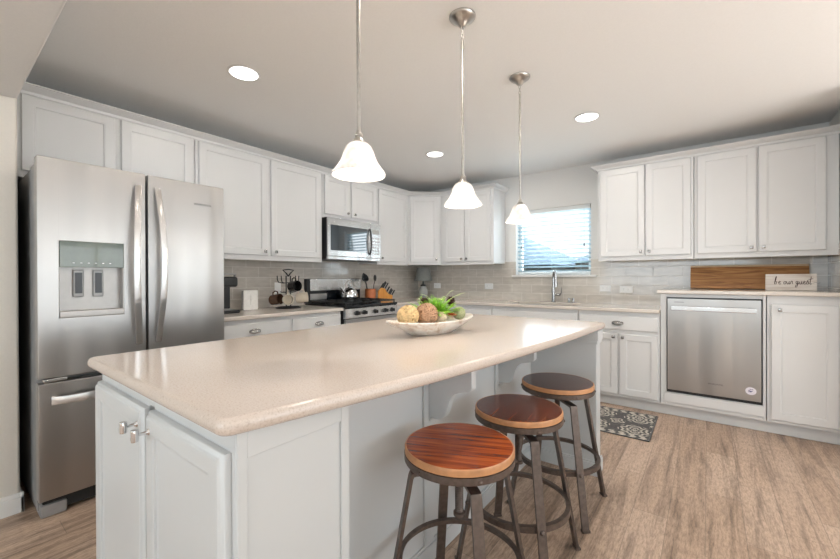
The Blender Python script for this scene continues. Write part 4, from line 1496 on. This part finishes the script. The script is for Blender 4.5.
# ------------------------------------------------------------------ crock, utensils, knife block, knives
CRX, CRY = .150, -1.150
cr = tag(MB().lathe([(0, 0), (.058, 0), (.063, .004), (.065, .02), (.065, .145), (.067, .15), (.061, .15), (.059, .14), (.057, .01), (0, .008)], 0, 0, 0, 36).build('utensil_crock', M['copper'], loc=(CRX, CRY, CT + .001)), 'round rust-orange utensil crock beside the knife block', 'crock')
def utensil(dx, dy, tx, ty, L, kind, label):
    r = thing('utensil', label, 'kitchen utensil', (CRX + dx, CRY + dy, CT + .012), 0, 'utensils in the crock')
    MB().tube([(0, 0, 0), (tx * .6, ty * .6, L * .62), (tx, ty, L * .78)], .004, 8).build('handle', M['black_plastic'], r)
    h = MB()
    if kind == 'ladle':
        h.lathe([(0, -.04), (.03, -.033), (.048, -.007), (.050, .008), (.045, .006), (.027, -.024), (0, -.031)], 0, 0, 0, 24, Matrix.Translation((tx, ty, L * .86)) @ Matrix.Rotation(1.1, 4, 'Y'))
    elif kind == 'spatula':
        h.sphere((tx, ty, L * .88), .045, 3, (.12, .6, 1))
    else:
        h.sphere((tx, ty, L * .88), .04, 3, (.3, .62, 1))
    h.build('head', M['black_plastic'], r)
utensil(.0, -.025, .02, -.085, .32, 'ladle', 'black ladle leaning left out of the rust-orange crock')
utensil(.01, .02, .01, .040, .31, 'spoon', 'black oval spoon leaning right out of the rust-orange crock')
utensil(-.02, -.01, -.03, -.055, .33, 'spatula', 'black flat turner standing at the back of the crock')

KX, KY = .175, -.915
kb = thing('knife_block', 'honey-coloured slanted wooden knife block in the corner', 'knife block', (KX, KY, CT + .001), math.radians(37))
# local: +x is to the right as seen from the room; profile in x,z extruded in y
prof = [(-.085, 0), (.090, 0), (.100, .060), (.040, .085), (.000, .150), (-.045, .160), (-.088, .115)]
XZ = Matrix(((1, 0, 0, 0), (0, 0, 1, 0), (0, 1, 0, 0), (0, 0, 0, 1)))
MB().prism(prof, -.045, .045, XZ, bev=.004).build('block', M['block'], kb)
kmat = Matrix.Translation((KX, KY, CT + .001)) @ Matrix.Rotation(math.radians(37), 4, 'Z')
spots = [(-.062, -.022, .136, 1.0, 0), (-.042, .020, .153, 1.05, 0), (-.026, -.020, .150, .95, 0), (-.006, .022, .140, .95, 0), (.022, -.025, .104, .85, 0), (.042, .018, .076, .9, 0), (.062, -.022, .070, .8, 0), (.084, .016, .062, .8, 0)]
labs = ['black-handled knife at the top left front of the knife block', 'black-handled knife at the top left rear of the knife block', 'black-handled knife right of the topmost one, front side of the block', 'black-handled knife right of the topmost one, rear side of the block',
        'short black-handled knife on the lower step, inner front slot', 'short black-handled knife on the lower step, inner rear slot', 'short black-handled knife on the lower step, outermost front slot', 'short black-handled knife on the lower step, outermost rear slot']
for (lx, ly, lz, sc, _), lab in zip(spots, labs):
    p = kmat @ Vector((lx, ly, lz))
    r = thing('kitchen_knife', lab, 'knife', p, math.radians(37), 'knives in the knife block')
    mt = Matrix.Rotation(math.radians(30), 4, 'Y')
    MB().box(-.009, .009, -.006, .006, .004, .095 * sc, .004, mat=mt).build('handle', M['black_plastic'], r)
    MB().box(-.007, .007, -.001, .001, -.03, .006, mat=mt).build('blade', M['chrome'], r)

# corner lamp
lm = thing('table_lamp', 'small grey table lamp standing in the counter corner', 'lamp', (.262, -.215, CT + .001))
MB().lathe([(0, 0), (.060, 0), (.062, .010), (.050, .016), (.060, .040), (.068, .075), (.060, .12), (.045, .15), (.035, .165), (0, .166)], 0, 0, 0, 36).build('lamp_base', M['lamp_glass'], lm)
MB().lathe([(0, .166), (.040, .166), (.040, .182), (.030, .190), (.012, .196), (.010, .245), (0, .246)], 0, 0, 0, 24).build('lamp_neck', M['black_metal'], lm)
MB().lathe([(.128, .240), (.128, .244), (.090, .420), (.088, .420), (.126, .242)], 0, 0, 0, 48, cap=False).build('lamp_shade', M['lamp_shade'], lm)

# ------------------------------------------------------------------ raised counter items
cb = thing('cutting_board', 'wide two-tone wooden cutting board leaning on the tile', 'cutting board', (3.725, -.105, RT + .001))
tl = Matrix.Rotation(math.radians(-17), 4, 'X')
bo = MB().box(-.397, .397, -.026, .0, 0, .214, .004, mat=tl).build('board', M['board'], cb)
MB().box(-.397, .397, -.0275, .0005, .2010, .2185, .003, mat=tl).build('board_edge', M['board_edge'], bo)
sg = thing('sign', 'small whitewashed wooden sign reading be our guest', 'sign', (3.992, -.215, RT + .001))
MB().box(-.150, .150, -.014, .014, 0, .132, .002).build('sign_block', M['sign'], sg)
# hand lettering drawn with thin strokes
strokes = {
    'b': (.030, [[(.002, 0), (.012, .052), (.018, .058), (.014, .04), (.004, .006), (.010, 0), (.018, .008), (.018, .018), (.010, .022)]]),
    'e': (.022, [[(0, .008), (.010, .012), (.015, .019), (.010, .023), (.004, .014), (.007, .002), (.014, 0), (.021, .006)]]),
    'o': (.023, [[(.010, .022), (.002, .014), (.003, .003), (.010, 0), (.017, .008), (.016, .019), (.010, .022), (.022, .018)]]),
    'u': (.026, [[(0, .020), (.003, .004), (.008, 0), (.014, .008), (.018, .022), (.017, .006), (.021, 0), (.026, .006)]]),
    'r': (.020, [[(0, .004), (.006, .024), (.010, .021), (.015, .021), (.013, .006), (.020, .004)]]),
    'g': (.025, [[(.015, .020), (.006, .022), (.002, .012), (.006, .003), (.014, .010), (.017, .021), (.012, -.012), (.002, -.024), (-.002, -.014), (.010, -.004), (.024, .006)]]),
    's': (.022, [[(0, .003), (.012, .030), (.011, .022), (.017, .010), (.013, .001), (.005, .001), (.002, .005)], [(.014, .002), (.022, .006)]]),
    't': (.026, [[(.014, .058), (.006, .020), (.005, .004), (.010, 0), (.016, .006)], [(-.006, .036), (.026, .042)]]),
}
tx = -.098
lt = MB()
def smooth_pts(pl):
    out = []
    n = len(pl)
    for i in range(n - 1):
        p0, p1, p2, p3 = pl[max(i - 1, 0)], pl[i], pl[i + 1], pl[min(i + 2, n - 1)]
        for k in range(5):
            t_ = k / 5
            out.append(tuple(.5 * ((2 * p1[j]) + (-p0[j] + p2[j]) * t_ + (2 * p0[j] - 5 * p1[j] + 4 * p2[j] - p3[j]) * t_ ** 2 + (-p0[j] + 3 * p1[j] - 3 * p2[j] + p3[j]) * t_ ** 3) for j in (0, 1)))
    out.append(pl[-1])
    return out
for ch in 'be our guest':
    if ch == ' ':
        tx += .014
        continue
    adv, ss = strokes[ch]
    for s_ in ss:
        lt.tube([(tx + a * .82, -.0145, .050 + b_ * 1.05) for a, b_ in smooth_pts(s_)], .0021, 6)
    tx += adv * .82
lt.tube([(tx + a, -.0145, .050 + b_) for a, b_ in smooth_pts([(-.004, .004), (.012, .014), (.025, .008), (.04, .012)])], .0010, 6)
lt.build('lettering', M['ink'], sg)
# ------------------------------------------------------------------ rug
rgx0, rgx1, rgy0, rgy1 = 2.02, 3.118, -1.30, -.69
ro = MB().box(-(rgx1 - rgx0) / 2, (rgx1 - rgx0) / 2, -(rgy1 - rgy0) / 2, (rgy1 - rgy0) / 2, 0, .006, .002).build('kitchen_rug', M['rug'], loc=((rgx0 + rgx1) / 2, (rgy0 + rgy1) / 2, .001))
tag(ro, 'charcoal and cream medallion-patterned rug on the floor before the sink', 'rug')
bd = MB()
X_, Y_ = (rgx1 - rgx0) / 2, (rgy1 - rgy0) / 2
bd.box(-X_ - .004, X_ + .004, -Y_ - .004, -Y_ + .006, 0, .0075, .002).box(-X_ - .004, X_ + .004, Y_ - .006, Y_ + .004, 0, .0075, .002).box(-X_ - .004, -X_ + .006, -Y_, Y_, 0, .0075, .002).box(X_ - .006, X_ + .004, -Y_, Y_, 0, .0075, .002)
bd.build('binding', M['grey_ink'], ro)

# ------------------------------------------------------------------ dough bowl and its filling
BC = Vector((2.330, -2.893, CT + .001))
BA = math.radians(78)      # long axis direction in plan
bw = thing('dough_bowl', 'long whitewashed wooden bowl of decorations on the island', 'bowl', BC, BA)
def oval(a, b_, z, lift=0.0, n=48, pw=2.0):
    out = []
    for i in range(n):
        th = 2 * PI * i / n
        c, s = math.cos(th), math.sin(th)
        x = a * (abs(c) ** (2 / pw)) * (1 if c >= 0 else -1)
        y = b_ * (abs(s) ** (2 / pw)) * (1 if s >= 0 else -1)
        out.append((x, y, z + lift * abs(c) ** 3))
    return out
HL = .285
MB().rings([oval(.13, .055, 0), oval(.14, .062, .006), oval(.20, .088, .030, .006), oval(.25, .106, .050, .008), oval(HL, .116, .064, .014), oval(HL - .003, .113, .070, .014), oval(HL - .035, .100, .066, .010),
            oval(.22, .088, .050, .010), oval(.14, .06, .026), oval(.05, .02, .020)], True, True).build('bowl_shell', M['whitewash'], bw)
def bl_w(lx, ly, lz):
    c, s = math.cos(BA), math.sin(BA)
    return (BC.x + lx * c - ly * s, BC.y + lx * s + ly * c, BC.z + lz)
def vine_ball(pos, r, core, strand, label, name='vine_ball', n=26, tr=.0026, grp='decor balls in the bowl'):
    root = thing(name, label, 'decorative ball', pos, 0, grp)
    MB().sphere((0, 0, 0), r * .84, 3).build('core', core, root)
    st_ = MB()
    for k in range(n):
        ax = Vector((random.gauss(0, 1), random.gauss(0, 1), random.gauss(0, 1))).normalized()
        u_ = ax.orthogonal().normalized()
        v_ = ax.cross(u_)
        off = random.uniform(-.55, .55) * r
        rr = math.sqrt(r * r - off * off)
        pts = [ax * off + (u_ * math.cos(t_) + v_ * math.sin(t_)) * rr * (1 + .03 * math.sin(3 * t_ + k)) for t_ in [2 * PI * j / 26 for j in range(26)]]
        st_.tube(pts, tr, 5, True)
    st_.build('strands', strand, root)
    return root
# long axis local +x points away (image right)
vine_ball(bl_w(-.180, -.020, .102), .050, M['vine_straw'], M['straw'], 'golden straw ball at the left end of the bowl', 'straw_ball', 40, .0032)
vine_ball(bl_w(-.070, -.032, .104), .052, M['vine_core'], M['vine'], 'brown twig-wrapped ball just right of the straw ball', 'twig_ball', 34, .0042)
vine_ball(bl_w(.012, -.045, .082), .031, M['cream_ball'], M['cream_ball'], 'smaller cream ball in the middle of the bowl', 'fibre_ball', 22, .0015)
vine_ball(bl_w(.182, -.015, .092), .033, M['green_ball'], M['green_ball'], 'pale green ball at the right end of the bowl', 'fibre_ball', 26, .0018)
mo = tag(MB().sphere((0, 0, 0), .05, 3, (1.2, .8, .5)).build('moss_clump', M['moss'], loc=bl_w(-.115, .045, .105)), 'yellow-green moss clump behind the straw and twig balls', 'moss')
# dried flower
fl = thing('dried_flower', 'rust-orange dried flower below the fern in the bowl', 'dried flower', bl_w(.082, -.052, .090), 0)
pt = MB()
for ring_, (nn, rr_, el) in enumerate(((9, .034, .25), (8, .028, .7), (6, .018, 1.15))):
    for k in range(nn):
        a = 2 * PI * k / nn + ring_ * .3
        d_ = Vector((math.cos(a) * math.cos(el), math.sin(a) * math.cos(el), math.sin(el)))
        w2 = Vector((-math.sin(a), math.cos(a), 0))
        upv = d_.cross(w2)
        lp_ = []
        for t_ in (0, .3, .6, .85, 1):
            ww = .010 * math.sin(PI * (.12 + t_ * .8))
            c_0 = d_ * rr_ * t_ + Vector((0, 0, -.006 * t_ * t_))
            lp_.append([c_0 + w2 * ww, c_0 + upv * .0012, c_0 - w2 * ww, c_0 - upv * .0012])
        pt.rings(lp_)
pt.build('petals', M['orange_flower'], fl)
for (lx, ly, lz, lab) in ((.175, .040, .150, 'dark pine cone at the right end of the bowl behind the pale ball'), (-.030, .030, .150, 'dark pine cone behind the twig ball at the foot of the fern')):
    c0 = thing('pine_cone', lab, 'pine cone', bl_w(lx, ly, lz), 0, 'pine cones in the bowl')
    cc = MB()
    for i in range(7):
        zz = -.026 + i * .008
        r0 = .020 * math.sin(PI * (i + 1.2) / 8.5)
        for k in range(7):
            a = 2 * PI * k / 7 + i * .45
            mt = Matrix.Translation((0, 0, zz)) @ Matrix.Rotation(a, 4, 'Z') @ Matrix.Rotation(-.5, 4, 'Y')
            cc.sphere((r0, 0, 0), .007, 1, (1.5, 1, .4), mt)
    cc.lathe([(0, -.028), (.012, -.02), (.014, 0), (.006, .026), (0, .028)], 0, 0, 0, 10)
    cc.build('scales', M['cone'], c0)
# fern
fe = thing('artificial_fern', 'bright green artificial fern bushing up from the bowl', 'plant', bl_w(.035, .015, .085), BA)
lf, lfp = MB(), MB()
def leaf(mb, base, dirv, L, W, up_):
    d_ = dirv.normalized()
    w2 = d_.cross(up_)
    if w2.length < 1e-3:
        w2 = Vector((1, 0, 0))
    w2.normalize()
    nrm_ = w2.cross(d_) * W * .12
    lp_ = []
    for t_, ww in ((0, .15), (.35, 1), (.7, .7), (1, .05)):
        p = base + d_ * L * t_ - Vector((0, 0, L * .25 * t_ * t_))
        lp_.append([p + w2 * W * ww, p + nrm_ * ww, p - w2 * W * ww, p - nrm_ * ww])
    mb.rings(lp_)
for k in range(200):
    a = random.uniform(0, 2 * PI)
    el = random.uniform(.25, 1.4)
    L = random.uniform(.09, .155)
    d0 = Vector((math.cos(a) * math.cos(el) * 1.05, math.sin(a) * math.cos(el) * .7, math.sin(el) * .95))
    b0 = Vector((random.uniform(-.07, .05), random.uniform(-.02, .02), 0))
    mb = lfp if random.random() < .10 else lf
    prevp = b0
    n = 10
    for i in range(n):
        t_ = (i + 1) / n
        p = b0 + d0 * L * t_ - Vector((0, 0, .03 * t_ * t_))
        sd = d0.cross(Vector((0, 0, 1))).normalized()
        s_ = .019 * (1 - t_ * .6)
        for sg_ in (-1, 1):
            leaf(mb, p, sd * sg_ + d0 * .6, s_ * 1.1, .0055, Vector((0, 0, 1)))
        prevp = p
    mb.tube([b0 + d0 * L * (i / 4) - Vector((0, 0, .03 * (i / 4) ** 2)) for i in range(5)], .0008, 4)
lf.build('fronds', M['leaf'], fe, smooth=False)
for (dx, dy, dz) in ((.16, .0, .075), (.19, -.01, .085), (.13, .02, .10), (-.11, .0, .085)):
    pts = [Vector((.02 + dx * t_, dy * t_, .03 + dz * math.sin(t_ * 1.5))) for t_ in [i / 9 for i in range(10)]]
    lfp.tube(pts, .0009, 4)
    for p in pts[3:]:
        for sg_ in (-1, 1):
            leaf(lfp, p, Vector((dx, sg_ * .12, .03)), .014, .004, Vector((0, 0, 1)))
lfp.build('pale_fronds', M['leaf_pale'], fe, smooth=False)

# ------------------------------------------------------------------ outdoors seen through the blind
gr = struct('ground', MB().box(-30, 25, .3, 60, -.30, -.20), M['grass'], False)
def house(x0, x1, y0, y1, eave, ridge, label, hip=2.2):
    r = thing('neighboring_house', label, 'house', ((x0 + x1) / 2, (y0 + y1) / 2, -.2), 0, 'houses behind the back yard')
    w2, d2 = (x1 - x0) / 2, (y1 - y0) / 2
    MB().box(-w2, w2, -d2, d2, 0, eave).build('house_wall', M['brick_far'], r, False)
    e = .4
    MB().rings([[(-w2 - e, -d2 - e, eave), (w2 + e, -d2 - e, eave), (w2 + e, d2 + e, eave), (-w2 - e, d2 + e, eave)],
                [(-w2 + hip * 1.6, -.05, ridge), (w2 - hip * 1.6, -.05, ridge), (w2 - hip * 1.6, .05, ridge), (-w2 + hip * 1.6, .05, ridge)]]).build('roof', M['roof'], r, False)
    MB().box(-1.2, -.2, -d2 - .03, -d2, 1.0, 2.0).box(.9, 1.9, -d2 - .03, -d2, 1.0, 2.0).build('window', M['black_glass'], r, False)
house(-19.5, -4.6, 20, 30, 2.2, 5.0, 'grey-roofed house seen low at the left through the blind', 2.8)
house(-3.9, 9.5, 23, 33, 2.4, 5.0, 'grey-roofed house seen at the lower right corner of the blind', 2.8)
fn = MB()
for i in range(60):
    fn.box(-14 + i * .4, -14 + i * .4 + .385, 15.0, 15.03, -.2, 1.45)
tag(fn.build('yard_fence', M['fence'], smooth=False), 'wooden board fence across the yard seen behind the blind', 'fence')
